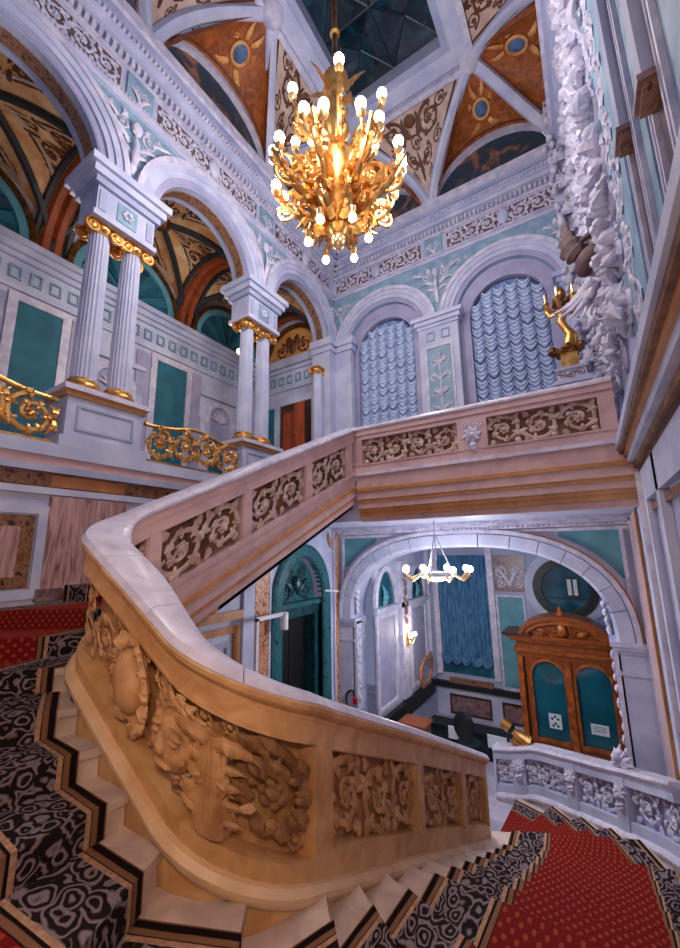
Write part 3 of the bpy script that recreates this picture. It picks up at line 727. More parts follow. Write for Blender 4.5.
MB().lathe([(.08, 0), (.08, .3), (.05, .32)], (-5.17, 6.12, -1.45), 14).build('arm_head', 'white_metal', bar, True)
rod = MB().tube([(-5.42, 7.86, -.9), (-5.42, 8.5, -.98)], .025, 8).build('wall_rod', 'white_metal', None, True)
tag(rod, 'thin white rod fixed across the right jamb of the green doorway', 'rod')

wf = empty('wall_front', (-2.5, -.5, ZF), kind='structure'); wf['label'] = 'stair wall behind the viewer'  # out of view, added to keep world light off the lower stairs
MB().box(XL-.2, .9, -.62, -.46, ZF, 1.9).build('wall_face', 'plaster', wf)

# ------------------------------------------------------------------ arcade (upper left wall)
PIERS = [-.35, 2.67, 5.69, 8.55]; BAYS = [1.16, 4.18, 7.12]; AS, AR = 5.62, 1.06
ar = empty('wall_arcade', (XL, 4, ZG), kind='structure'); ar['label'] = 'upper left arcade wall with three tall arches'
mb = MB()
edges = [-.35, 2.67, 5.69, 8.55]
for i, c in enumerate(BAYS): arch_wall(mb, fL, edges[i], edges[i+1], AS, 8.45, c, AR, AS, AS, AR, .45)
mb.build('arcade_face', 'sky_blue', ar)
def archivolt(fn, c, zs, r0, parent, r=None):
    for o0, o1, d, m in ((0, .10, .02, 'lavender'), (.10, .20, .06, 'plaster'), (.20, .31, .09, 'plaster'), (.31, .40, .12, 'white_relief')):
        mb = MB(); arch_band(mb, fn, c, zs, rect_prof(o0, o1, -.02, d), r0, r0); mb.build('archivolt', m, parent)
for c in BAYS: archivolt(fL, c, AS, AR, ar)
for c in BAYS:                                             # brown underside bands within the arches
    mb = MB(); arch_band(mb, fL, c, AS, rect_prof(-.02, .01, -.46, .01), AR, AR); mb.build('soffit_band', 'plaster_cool', ar)
    mb = MB(); arch_band(mb, fL, c, AS, rect_prof(-.04, .0, -.32, -.12), AR, AR); mb.build('soffit_band', 'brown_marble', ar)
# piers: entablature blocks above the columns
def block(c, half=.44):
    x0 = XL-.5
    for z0, z1, e, m in ((4.86, 5.30, 0, 'plaster'), (5.30, 5.40, .06, 'plaster_cool'), (5.40, 5.52, .12, 'plaster'), (5.52, 5.64, .18, 'plaster'), (4.78, 4.86, .04, 'plaster')):
        MB().box(x0-e, XL+.02+e, c-half-e, c+half+e, z0, z1).build('entablature_block', m, ar)
    MB().mbox(fL, c-.15, c+.15, 4.92, 5.24, .02, .035).build('block_panel', 'sky_blue', ar)
    m = MB(); f2 = sub(fL, c, 5.08, .035)
    for k in range(6): m.oblob(f2, .06*math.cos(k*PI/3), .06*math.sin(k*PI/3), .01, .035, .035, .03)
    m.build('rosette', 'white_relief', ar, True)
    for a in (c-.36, c+.36): MB().mbox(fL, a-.05, a+.05, 4.92, 5.24, .02, .035).build('block_panel', 'plaster_cool', ar)
block(PIERS[1]); block(PIERS[2])
# corner pier
for z0, z1, e in ((ZG, 5.28, 0), (5.28, 5.42, .06), (5.42, 5.62, .13)):
    MB().box(XL-.45, XL+.12+e, 8.12-e, YB, z0, z1).build('corner_pier', 'plaster', ar)
    MB().box(XL, XL+.62+e, 8.38-e, YB, z0, z1).build('corner_pier', 'plaster', ar)

def column(x, y, z0, z1, r, group, label):
    c = empty('fluted_column', (x, y, z0), label, 'column', group)
    MB().box(x-r*1.35, x+r*1.35, y-r*1.35, y+r*1.35, z0, z0+.05).build('plinth', 'gold', c)
    MB().lathe([(r*1.3, .05), (r*1.36, .08), (r*1.3, .12), (r*1.12, .14), (r*1.16, .17), (r*1.05, .2)], (x, y, z0), 28).build('base', 'gold', c, True)
    h = z1-z0-.36; pr = [(r*(1-.14*(t/10)**1.6), .2+h*t/10) for t in range(11)]
    MB().lathe(pr, (x, y, z0), 96, 20, .09).build('shaft', 'plaster', c, True)
    MB().lathe([(r*.88, h+.2), (r*.95, h+.22), (r*.9, h+.25), (r*1.02, h+.31), (r*1.05, h+.36)], (x, y, z0), 28).build('necking', 'gold', c, True)
    cap = MB(); zc = z1-.04
    cap.box(x-r*1.22, x+r*1.22, y-r*1.22, y+r*1.22, zc, zc+.05)
    cap = cap.build('capital', 'gold', c)
    for sx in (-1, 1):
        for sy in (-1, 1):
            f2 = lambda u, v, d, sx=sx, sy=sy: (x+sx*(r*.86+d), y+sy*(r*1.0+u*1.0), zc-.07+v)
            m = MB(); m.ospiral(f2, 0, 0, r*.66, PI*.5, -1, turns=1.7, thick=.26, leaves=0, rose=False, depth=.9, seg=22); m.oblob(f2, 0, 0, .01, r*.3, r*.3, r*.25); m.build('volute', 'gold', cap, True)
    m = MB()
    for k in range(10):
        a = k*PI/5; m.ball((x+r*.98*math.cos(a), y+r*.98*math.sin(a), zc-.06), r*.2, 6, 4)
    m.build('egg_moulding', 'gold', cap, True)
    return c
for i, c in enumerate((PIERS[1], PIERS[2])):
    nm = ('near', 'far')[i]
    for j, dy in enumerate((-.245, .245)):
        lab = [['left fluted column with gold capital on the pedestal nearest the frame edge', 'right fluted column with gold capital on the pedestal nearest the frame edge'],
               ['left fluted white column with gold capital on the far gallery pedestal', 'right fluted white column with gold capital on the far gallery pedestal']][i][j]
        column(XL-.22, c+dy, 2.16, 4.80, .165, 'paired gallery columns', lab)
    p = empty('column_pedestal', (XL-.2, c, ZG), ['white panelled pedestal under the paired columns at left', 'white panelled pedestal under the far paired columns'][i], 'pedestal', 'column pedestals')
    MB().box(XL-.5, XL+.03, c-.5, c+.5, ZG+.14, 2.02).build('die', 'plaster', p)
    MB().box(XL-.56, XL+.10, c-.57, c+.57, ZG, ZG+.14).build('base', 'plaster', p)
    MB().box(XL-.54, XL+.07, c-.54, c+.54, 2.02, 2.09).build('cap_moulding', 'ochre_stone', p); MB().box(XL-.58, XL+.12, c-.58, c+.58, 2.09, 2.16).build('cap', 'rail_marble', p)
    MB().frame(fL, c-.38, c+.38, 1.58, 1.92, .03, .03, .05).build('panel_frame', 'plaster_cool', p)
column(XL-.2, 8.0, ZG, 4.80, .13, 'paired gallery columns', 'slim corner column with gold capital against the end pier of the arcade')

# ------------------------------------------------------------------ gilded gallery balustrades
def gold_rail(y0, y1, label):
    W = y1-y0
    g = empty('gilded_balustrade', (XL-.05, (y0+y1)/2, ZG), label, 'balustrade', 'gilded gallery balustrades')
    def top(u): return .60+.12*math.exp(-((u-W/2)/(W*.22))**2)
    m = MB(); m.tube([(XL-.05, y0+W*i/30, ZG+top(W*i/30)) for i in range(31)], .035, 8); m.build('handrail', 'gold', g, True)
    MB().box(XL-.09, XL-.01, y0, y1, ZG, ZG+.06).build('bottom_rail', 'gold', g)
    f2 = sub(fL, y0, ZG+.06, -.05)
    nn = max(2, int(W/.42)); cw = W/nn
    for i in range(nn):
        m = MB(); u = cw*(i+.5); H = top(u)-.08; R = min(H*.5, cw*.56)
        m.ospiral(f2, u, H*.52, R, PI*(.5 if i < nn/2 else .5), -1 if i < nn/2 else 1, depth=.8, leaves=8, thick=.16)
        for sv in (-1, 1): m.oleaf(f2, u+cw*.45, H*.5, sv*PI/2, H*.42, .035, curl=.9*sv, thick=.8); m.oleaf(f2, u+cw*.45, H*.5, sv*PI/2, H*.42, .035, curl=-.9*sv, thick=.8)
        m.build('gilt_scroll', 'gold', g, True)
    m = MB(); m.ospiral(f2, W*.5, .32, .15, PI/2, 1, depth=1, leaves=8); m.build('gilt_boss', 'bronze', g, True)
gold_rail(.45, 2.10, 'gilded scroll balustrade at the left edge of the gallery')
gold_rail(3.26, 5.12, 'gilded scroll balustrade with arched top between the column pairs')

# ------------------------------------------------------------------ gallery behind the arcade
XG = -8.3
def fG(a, z, d): return (XG+d, a, z)
gw = empty('wall_gallery', (XG, 4, ZG), kind='structure'); gw['label'] = 'back wall of the upper gallery with teal panels and niches'
MB().mbox(fG, -1.5, YB, ZG-.1, 7.3, -.1, 0).build('wall_face', 'plaster', gw)
MB().box(XG, XL+.05, -1.5, YB, ZG-.2, ZG).build('gallery_floor', 'floor_marble', gw)
for z0, z1, d in ((4.72, 4.80, .06), (5.32, 5.42, .08), (5.42, 5.54, .16), (5.54, 5.66, .24)):
    MB().mbox(fG, -1.5, YB, z0, z1, 0, d).build('cornice_course', 'plaster', gw)
for k in range(26):
    y = .2+k*.32; MB().frame(fG, y, y+.19, 4.93, 5.18, .03, 0, .05).build('frieze_square', 'sky_blue', gw)
for a0, a1 in ((-.15, .75), (2.32, 3.02), (5.05, 5.85)):
    MB().mbox(fG, a0, a1, 1.6, 4.55, 0, .03).build('teal_panel', 'teal', gw)
    MB().frame(fG, a0-.16, a1+.16, 1.45, 4.68, .15, 0, .06).build('panel_frame', 'white_relief', gw)
for a0, a1 in ((3.2, 3.55), (4.55, 4.88), (6.03, 6.3), (1.75, 2.12)):
    MB().mbox(fG, a0, a1, 1.5, 4.6, 0, .04).build('lavender_strip', 'lavender', gw)
for c in (1.25, 4.08, 6.98):                               # shell niches
    m = MB(); arch_band(m, fG, c, 3.55, rect_prof(0, .14, 0, .07), .36, .36, leg=1.5); m.build('niche_arch', 'white_relief', gw)
    m = MB(); disc_fan(m, fG, c, 3.55, .36, .012); m.quad(fG(c-.36, 2.9, .012), fG(c+.36, 2.9, .012), fG(c+.36, 3.55, .012), fG(c-.36, 3.55, .012)); m.build('niche_back', 'lavender', gw)
    MB().mbox(fG, c-.36, c+.36, 1.5, 2.9, 0, .03).build('niche_panel', 'teal', gw)
    m = MB(); f2 = sub(fG, c, 3.5, .02)
    for k in range(7): m.oleaf(f2, 0, 0, .3+(PI-.6)*k/6, .33, .035, curl=0, thick=.6)
    m.build('niche_shell', 'white_relief', gw, True)
    for sg in (-1, 1): MB().mbox(fG, c+sg*.56-.1, c+sg*.56+.1, 1.5, 3.5, 0, .05).build('niche_pilaster', 'plaster', gw)
    MB().mbox(fG, c-.68, c+.68, 4.1, 4.2, 0, .08).build('niche_cornice', 'plaster', gw)
# teal fan lunettes
for c in (1.16, 4.18, 7.12):
    for k in range(12):
        a0, a1 = PI*k/12+.01, PI*(k+1)/12-.01; m = MB()
        P = [(c, 5.68)]+[(c+1.0*math.cos(a0+(a1-a0)*i/3), 5.68+1.0*math.sin(a0+(a1-a0)*i/3)) for i in range(4)]
        dz = .05 if k % 2 else .08
        m.rings([[fG(x, z, 0) for x, z in P], [fG(x, z, dz) for x, z in P]]); m.build('fan_blade', 'teal' if k % 2 else 'glass_round', gw)
    m = MB(); arch_band(m, fG, c, 5.68, rect_prof(0, .15, 0, .12), 1.0, 1.0); m.build('lunette_arch', 'vest_teal', gw)
    m = MB(); arch_band(m, fG, c, 5.68, rect_prof(.15, .26, 0, .16), 1.0, 1.0); m.build('lunette_arch', 'bronze', gw)
# gallery end wall with door
def fE(a, z, d): return (a, YB-d, z)
MB().mbox(fE, XG, XL, ZG-.1, 7.3, -.1, 0).build('end_wall', 'plaster', gw)
for z0, z1, d in ((4.72, 4.80, .06), (5.32, 5.42, .08), (5.42, 5.66, .2)): MB().mbox(fE, XG, XL-.3, z0, z1, 0, d).build('cornice_course', 'plaster', gw)
for k in range(8): MB().frame(fE, XG+.15+k*.32, XG+.34+k*.32, 4.93, 5.18, .03, 0, .05).build('frieze_square', 'sky_blue', gw)
m = MB(); disc_fan(m, fE, -6.95, 5.68, .95, .04); m.build('end_lunette', 'paint_ochre', gw)
m = MB(); f2 = sub(fE, -6.95, 5.74, .05)
for sg in (-1, 1): m.ospiral(f2, sg*.42, .26, .24, PI/2, sg, depth=.3, leaves=5); m.oblob(f2, sg*.15, .5, .02, .12, .18, .05)
m.oblob(f2, 0, .3, .03, .14, .24, .06); m.build('lunette_figures', 'paint_brown', gw, True)
m = MB(); arch_band(m, fE, -6.95, 5.68, rect_prof(0, .13, 0, .12), .95, .95); m.build('lunette_arch', 'bronze', gw)
dg = empty('door_2', (-6.85, YB, ZG), kind='structure'); dg['label'] = 'half open orange wooden gallery door'
MB().frame(fE, -7.62, -6.08, ZG-.1, 4.42, .18, 0, .08).build('door_frame', 'plaster', dg)
MB().mbox(fE, -7.44, -6.26, ZG, 4.24, 0, .02).build('door_recess', 'dark_wood', dg)
MB().mbox(fE, -7.30, -6.80, ZG, 4.0, .02, .06).build('door_leaf', 'door_orange', dg)
mb = MB().box(-6.62, -6.30, YB-.36, YB-.32, ZG, 4.1); mb.build('door_leaf', 'door_orange', dg)
for z in (1.7, 2.7, 3.4): MB().frame(fE, -7.24, -6.86, z, z+.6, .04, .06, .075).build('door_panel', 'oak', dg)
MB().mbox(fE, -8.05, -7.66, 3.0, 4.25, 0, .03).build('teal_panel', 'teal', gw)

# gallery vaults, one per bay
gc = empty('ceiling_gallery', (-6.9, 4, 5.68), kind='structure'); gc['label'] = 'painted groin vaults over the gallery'
VZ, VR = 5.66, 1.42; XM, XH = (XG+XL-.45)/2, (XL-.45-XG)/2
def vh(x, y, c, hw):
    hx = math.sqrt(max(0, 1-((x-XM)/XH)**2)); hy = math.sqrt(max(0, 1-((y-c)/hw)**2)); return VZ+VR*max(hx, hy)*1.0
for i, c in enumerate(BAYS):
    hw = (edges[i+1]-edges[i])/2; c = (edges[i+1]+edges[i])/2; n = 28; m = MB()
    def gp(t): return -math.cos(PI*t)
    for a in range(n):
        for b_ in range(n):
            q = []
            for da, db in ((0, 0), (1, 0), (1, 1), (0, 1)):
                x = XM+XH*gp((a+da)/n); y = c+hw*gp((b_+db)/n); q.append((x, y, vh(x, y, c, hw)))
            m.quad(*q)
    m.build('vault_shell', 'vault_paint', gc)
    for sx in (-1, 1):                                     # groin ribs
        for sy in (-1, 1):
            m = MB(); pts = []
            for t in range(15):
                u = math.cos(PI/2*t/14); x = XM+sx*XH*u; y = c+sy*hw*u; pts.append((x, y, vh(x, y, c, hw)-.02))
            m.tube(pts, .075, 6); m.build('groin_rib', 'rib_dark', gc, True)
    for yy in (edges[i]+.1, edges[i+1]-.1):
        m = MB(); pts = [(XM-XH*math.cos(PI*t/20), yy, VZ+VR*math.sin(PI*t/20)-.03) for t in range(21)]; m.tube(pts, .10, 6); m.build('transverse_rib', 'rib_rust', gc, True)
        m = MB(); pts = [(XM-XH*math.cos(PI*t/20), yy+(.17 if yy < c else -.17), VZ+VR*math.sin(PI*t/20)-.03) for t in range(21)]; m.tube(pts, .06, 6); m.build('transverse_rib', 'rib_dark', gc, True)
    m = MB(); m.lathe([(.01, -.14), (.12, -.12), (.2, -.06), (.22, 0), (.05, .02)], (XM, c, VZ+VR-.02), 16); m.build('boss', 'bronze', gc, True)
    # painted scrolls on each web
    for q in range(4):
        def fv(u, v, d, q=q, c=c, hw=hw):
            # u across web (-1..1), v from springing edge (0) to crown (1)
            rr = 1-v*.85
            if q < 2: s_ = -1 if q == 0 else 1; x = XM+s_*XH*(1-v*.9)*.97; y = c+hw*u*(1-v*.9)*.8
            else: s_ = -1 if q == 2 else 1; y = c+s_*hw*(1-v*.9)*.95; x = XM+XH*u*(1-v*.9)*.8
            return (x, y, vh(x, y, c, hw)-.012-d*.4)
        m = MB(); m.ospiral(fv, -.35, .3, .25, PI/2, 1, leaves=6, depth=.2); m.ospiral(fv, .35, .3, .25, PI/2, -1, leaves=6, depth=.2); m.ospiral(fv, 0, .68, .2, 0, 1, leaves=6, depth=.2)
        for sg in (-1, 1): m.ospiral(fv, sg*.68, .16, .13, PI/2, sg, leaves=5, depth=.2); m.oleaf(fv, 0, .12, PI/2-sg*.8, .34, .05, curl=sg, thick=.2); m.oleaf(fv, sg*.2, .48, PI/2-sg*.5, .3, .04, curl=-sg, thick=.2)
        m.build('painted_scroll', 'paint_brown', gc, True)
        m = MB(); m.otube(fv, [(-.8+1.6*t/10, .06+.0*t, .02) for t in range(11)], [.04]*11, .3); m.otube(fv, [(-.8*(1-t/10), .06+.8*t/10, .02) for t in range(11)], [.035]*11, .3); m.otube(fv, [(.8*(1-t/10), .06+.8*t/10, .02) for t in range(11)], [.035]*11, .3)
        m.build('painted_border', 'paint_cream', gc, True)

# ------------------------------------------------------------------ wall_back with two arched windows
wb = empty('wall_back', (-2.5, YB, ZG), kind='structure'); wb['label'] = 'upper back wall with two arched windows'
WC = [-3.99, -1.02]; WS, WR = 5.22, 1.06
mb = MB(); arch_wall(mb, fB, XL, -2.5, ZG-.2, 8.45, WC[0], WR, ZG, WS+.1, WR, .10); arch_wall(mb, fB, -2.5, .8, ZG-.2, 8.45, WC[1], WR, ZG, WS+.1, WR, .10); mb.build('wall_face', 'sky_blue', wb)
for i, c in enumerate(WC):
    archivolt(fB, c, WS+.1, WR, wb)
    mb = MB(); arch_wall(mb, sub(fB, 0, 0, -.10), c-WR-.1, c+WR+.1, ZG-.2, 6.6, c, .80, ZG, WS, .80, .16); mb.build('window_reveal', 'lavender', wb)
    wn = empty('window_%d' % (i+1), (c, YB+.4, ZG), kind='structure')
    m = MB(); disc_fan(m, sub(fB, 0, 0, -.4), c, WS, .85, 0); m.quad(fB(c-.85, ZG, -.4), fB(c+.85, ZG, -.4), fB(c+.85, WS, -.4), fB(c-.85, WS, -.4)); m.build('window_glass', 'glass_round', wn)
    m = MB(); arch_band(m, fB, c, WS, rect_prof(-.03, .02, -.30, -.24), .80, .80, leg=ZG); m.build('window_frame', 'dark_wood', wn)
    # ruched blind
    bl = empty('ruched_blind', (c, YB+.22, ZG), ['pale blue ruched blind in the left arched window', 'pale blue ruched blind in the right arched window'][i], 'blind', 'ruched window blinds')
    fb = sub(fB, 0, 0, -.24)
    m = MB(); disc_fan(m, fb, c, WS, .785, 0); m.quad(fb(c-.785, ZG+.1, 0), fb(c+.785, ZG+.1, 0), fb(c+.785, WS, 0), fb(c-.785, WS, 0)); m.build('blind_cloth', 'blind_blue', bl)
    ncol = 6; cw = 1.57/ncol; proto = None
    for q in range(ncol+1):
        x = c-.785+cw*q; zt = WS+math.sqrt(max(0, .785**2-(x-c)**2))
        m = MB(); m.tube([fb(x+.012*math.sin(j*1.7), ZG+.12+(zt-ZG-.14)*j/20, .03) for j in range(21)], .016, 5); m.build('gather_cord', 'blind_blue', bl, True)
    for q in range(ncol):
        x = c-.785+cw*(q+.5); zt = WS+math.sqrt(max(0, .785**2-(x-c)**2))-.02
        z = ZG+.25
        while z < zt:
            if proto is None:
                m = MB(); W2 = cw*.5
                for tier in range(2):
                    R = []
                    for j in range(9):
                        t = -1+2*j/8; sag = (1-t*t); xx = W2*t; zz = -.16*sag+tier*.09
                        r = .03+.022*sag
                        R.append([(xx, -.02-.03*sag+r*math.sin(2*PI*k/6), zz+r*1.1*math.cos(2*PI*k/6)) for k in range(6)])
                    m.rings(R)
                proto = m
                po = m.build('swag', 'swag_blue', bl, True); po.location = Vector(fb(x, z, .03))-WL[bl]; po.data.transform(Matrix.Translation(WL[bl]))
            else:
                inst(po, bl, Vector(fb(x, z+random.uniform(-.02, .02), .03))-WL[bl])
            z += .21
# pilaster between the windows and beside the right one
def pilaster(a0, a1, parent):
    MB().mbox(fB, a0, a1, ZG, 5.16, 0, .16).build('pilaster', 'plaster', parent)
    for z0, z1, e in ((5.16, 5.24, .03), (5.24, 5.34, .08), (5.34, 5.44, .14)): MB().mbox(fB, a0-e, a1+e, z0, z1, 0, .16+e).build('pilaster_cap', 'plaster', parent)
    n = 2 if a1-a0 > .8 else 1
    for k in range(n):
        x = (a0+a1)/2+(k-(n-1)/2)*.36; MB().frame(fB, x-.1, x+.1, 4.82, 5.05, .03, .16, .18).build('cap_square', 'sky_blue', parent)
pilaster(-2.98, -2.04, wb); pilaster(.06, .5, wb)
MB().mbox(fB, -2.78, -2.24, 1.7, 4.62, .16, .17).build('pilaster_panel', 'sky_blue', wb); MB().frame(fB, -2.84, -2.18, 1.6, 4.68, .05, .16, .19).build('panel_frame', 'white_relief', wb)
m = MB(); f2 = sub(fB, -2.51, 1.8, .175)
for k in range(7):
    for sg in (-1, 1): m.ospiral(f2, sg*.13, .2+k*.38, .11, PI/2, sg*(-1)**k, depth=.4, leaves=4); m.oleaf(f2, 0, .1+k*.38, PI/2-sg*.5, .3, .03, curl=-sg*1.2)
m.otube(f2, [(0, .1*i, .01) for i in range(28)], [.02]*28, .6); m.build('grotesque_relief', 'white_relief', wb, True)
# spandrel reliefs
def spandrel(fn, a, z, s, parent, d=.01):
    m = MB(); f2 = sub(fn, a, z, d)
    m.oleaf(f2, 0, -.75*s, PI/2, 1.0*s, .06*s, curl=0, thick=.5); m.oblob(f2, 0, .28*s, .04, .12*s, .16*s, .07)
    for sg in (-1, 1):
        m.ospiral(f2, sg*.3*s, .25*s, .16*s, PI/2, sg, depth=.4, leaves=5); m.oleaf(f2, sg*.1*s, -.1*s, PI/2-sg*.9, .5*s, .05*s, curl=-sg*1.2); m.oleaf(f2, sg*.35*s, .3*s, PI/2-sg*1.4, .55*s, .04*s, curl=sg*.5)
        m.oleaf(f2, sg*.05*s, -.35*s, PI/2-sg*.7, .35*s, .04*s, curl=-sg*1.4); m.ospiral(f2, sg*.72*s, .40*s, .10*s, 0, -sg, depth=.4, leaves=3); m.ospiral(f2, sg*.95*s, .44*s, .07*s, PI/2, sg, depth=.4, leaves=3); m.ospiral(f2, sg*.16*s, -.05*s, .10*s, PI/2, -sg, depth=.4, leaves=4); m.ospiral(f2, sg*.10*s, -.40*s, .07*s, PI/2, sg, depth=.4, leaves=3); m.ospiral(f2, sg*.48*s, .42*s, .09*s, PI/2, -sg, depth=.4, leaves=4); m.oleaf(f2, sg*.2*s, .40*s, PI/2-sg*.3, .2*s, .04*s, curl=-sg)
    m.build('spandrel_relief', 'white_relief', parent, True)
spandrel(fB, -2.51, 6.45, .78, wb); spandrel(fL, PIERS[1], 6.5, .8, ar); spandrel(fL, PIERS[2], 6.5, .8, ar)
for a in (XL+.25,): spandrel(fB, a, 6.55, .4, wb)
spandrel(fB, .25, 6.5, .5, wb); spandrel(fL, 8.35, 6.55, .4, ar)

# ------------------------------------------------------------------ main cornice (trim_1) round three walls
tr = empty('trim_1', (-2.5, 4, 7.0), kind='structure'); tr['label'] = 'white cornice with carved frieze round the hall'
RX0, RX1, RY0, RY1 = XL, XRW, -.35, YB
def ring_course(z0, z1, d, m, name='cornice_course'):
    for k, b_ in enumerate((MB().mbox(fL, RY0, RY1, z0, z1, -.1, d), MB().mbox(fB, RX0, RX1, z0, z1, -.1, d), MB().mbox(fR, RY0+4.5, RY1, z0, z1, -.1, d))): b_.build(name, m, tr)
for z0, z1, d, m in ((7.02, 7.10, .05, 'plaster'), (7.10, 7.16, .09, 'white_relief'), (7.16, 7.66, .02, 'plaster'), (7.66, 7.72, .07, 'white_relief'), (7.72, 7.90, .05, 'plaster_cool'), (7.90, 7.98, .15, 'plaster'), (7.98, 8.12, .24, 'plaster'), (8.12, 8.22, .30, 'plaster_cool'), (8.22, 8.42, .36, 'white_relief')):
    ring_course(z0, z1, d, m)
def dentils(fn, a0, a1):
    for z, hh, st, dd in ((7.75, .11, .10, .12), (8.0, .06, .075, .29), (7.11, .04, .06, .11)):
        m = MB(); a = a0
        while a < a1: m.mbox(fn, a, a+st*.55, z, z+hh, 0, dd); a += st
        m.build('dentil_row', 'white_relief', tr, kind='stuff')
dentils(fL, RY0, RY1); dentils(fB, RX0, RX1)
def frieze(fn, a0, a1):
    W = a1-a0; c = (a0+a1)/2
    MB().mbox(fn, a0, a1, 7.20, 7.62, 0, .03).build('frieze_ground', 'frieze_ground', tr)
    for x0, x1, fl in ((a0+.03, c-.16, False), (c+.16, a1-.03, True)):
        MB().opanel(sub(fn, x0, 7.21, .03), x1-x0, .40, None, depth=.35, leaves=6, flip=fl).build('frieze_scroll', 'white_relief', tr, True)
    m = MB(); f2 = sub(fn, c, 7.41, .03); m.oblob(f2, 0, 0, .03, .13, .20, .07, n=12, m=7)
    for k in range(8): m.oleaf(f2, .12*math.cos(k*PI/4), .17*math.sin(k*PI/4), k*PI/4, .1, .03, curl=.8)
    m.build('frieze_cartouche', 'plaster', tr, True)
for i in range(3): frieze(fL, edges[i]+.22+(.1 if i else 0), edges[i+1]-.32)
frieze(fB, XL+.12, -2.85); frieze(fB, -2.17, .42)
for fn, c in ((fL, PIERS[1]), (fL, PIERS[2]), (fB, -2.51)):
    MB().mbox(fn, c-.22, c+.22, 7.16, 7.66, 0, .06).build('frieze_block', 'sky_blue', tr); m = MB(); f2 = sub(fn, c, 7.3, .06)
    for sg in (-1, 1): m.ospiral(f2, sg*.09, .12, .08, PI/2, sg, depth=.5, leaves=4); m.oleaf(f2, 0, -.1, PI/2-sg*.4, .3, .03, curl=-sg)
    m.build('frieze_block_relief', 'white_relief', tr, True)

# ------------------------------------------------------------------ ceiling: ribbed cove with painted panels and dark skylight
ce = empty('ceiling', (-2.5, 4.1, 10.4), kind='structure'); ce['label'] = 'ribbed vaulted ceiling with painted panels'
CX, CY = -2.48, 4.1; ZS = 8.42; ZN = 10.05; ZT = 10.42
def V(*a): return Vector(a)
SP_B = [V(XL+.05, YB-.05, ZS), V(-2.5, YB-.05, ZS), V(.5, YB-.05, ZS)]
SP_L = [V(XL+.05, y, ZS) for y in (-.35, 2.67, 5.69)]+[SP_B[0]]
SP_R = [V(.5, y, ZS) for y in (-.35, 2.67, 5.69)]+[SP_B[2]]
NB = [V(-4.0, 6.98, ZN), V(-1.02, 6.98, ZN)]
NL = [V(-4.0, y, ZN) for y in (1.16, 4.18)]+[NB[0]]
NRt = [V(-1.02, y, ZN) for y in (1.16, 4.18)]+[NB[1]]
def ctrl(a, n, f=.22, up=1.25): return V(a.x+(n.x-a.x)*f, a.y+(n.y-a.y)*f, a.z+up)
def lun_pt(a, b, wallp, t, rr=.34):
    m = (a+b)/2; d = (b-a)/2; return m - d*math.cos(PI*t)*(.90) + V(0, 0, 1.14*math.sin(PI*t))
def bay(a, b, nd, outn, kind):
    n = 16
    # lunette wall painting
    m = MB(); base = (a+b)/2
    P = [lun_pt(a, b, outn, i/n) for i in range(n+1)]
    for p, q in zip(P, P[1:]): m.quad(base, p, q)
    m.build('lunette_painting', 'lunette_paint', ce)
    m = MB(); d = (b-a).normalized(); R = []
    for i in range(n+1):
        t = i/n; p = lun_pt(a, b, outn, t); nrm = (d*-math.cos(PI*t)+V(0, 0, math.sin(PI*t)))
        R.append([p+nrm*-.02+outn*.12, p+nrm*.14+outn*.12, p+nrm*.14-outn*.05, p+nrm*-.02-outn*.05])
    m.rings(R).build('lunette_rib', 'white_relief', ce)
    m = MB(); g = []
    for i in range(n+1):
        p = lun_pt(a, b, outn, i/n)+V(0, 0, .05)+outn*.04; c_ = ctrl(p, nd, .5, (nd.z-p.z)*.68)
        g.append([bez(p, c_, nd, j/10) for j in range(11)])
    for i in range(n):
        for j in range(10): m.quad(g[i][j], g[i+1][j], g[i+1][j+1], g[i][j+1])
    m.build('painted_spandrel', 'paint_orange', ce, True)
    # inner border line and emblem
    for lo in (.16,):
        for tt in ((.0, 1.0),):
            m = MB(); pts = [g[i][1]-V(0, 0, .02)+outn*.02 for i in range(1, n)]; m.tube(pts, .02, 5); m.build('panel_border', 'paint_brown', ce, True)
    m = MB(); mid = g[n//2][4]; cc = ctrl(mid, nd)
    e1 = d; e2 = (g[n//2][6]-g[n//2][2]).normalized(); e3 = e1.cross(e2); e3 = e3 if e3.z < 0 else -e3
    f2 = lambda u, v, dd: tuple(mid+e1*u+e2*v+e3*(dd+.03))
    m.oblob(f2, 0, 0, 0, .14, .17, .03, n=14, m=5); m.build('medallion', 'medallion_blue', ce, True)
    m = MB(); m.otube(f2, [(.16*math.cos(2*PI*i/20), .19*math.sin(2*PI*i/20), .01) for i in range(21)], [.03]*21, .6)
    for sg in (-1, 1): m.ospiral(f2, sg*.42, -.14, .14, PI/2, sg, depth=.25, leaves=4); m.oleaf(f2, sg*.1, -.24, -PI/2+sg*.6, .3, .05, curl=sg)
        
    for sg in (-1, 1): m.ospiral(f2, sg*.26, .16, .09, PI/2, -sg, depth=.25, leaves=4); m.oleaf(f2, sg*.06, .24, PI/2-sg*.4, .34, .04, curl=sg*.5); m.ospiral(f2, sg*.75, -.36, .10, 0, sg, depth=.25, leaves=4)
    m.build('painted_scroll', 'paint_ochre', ce, True)
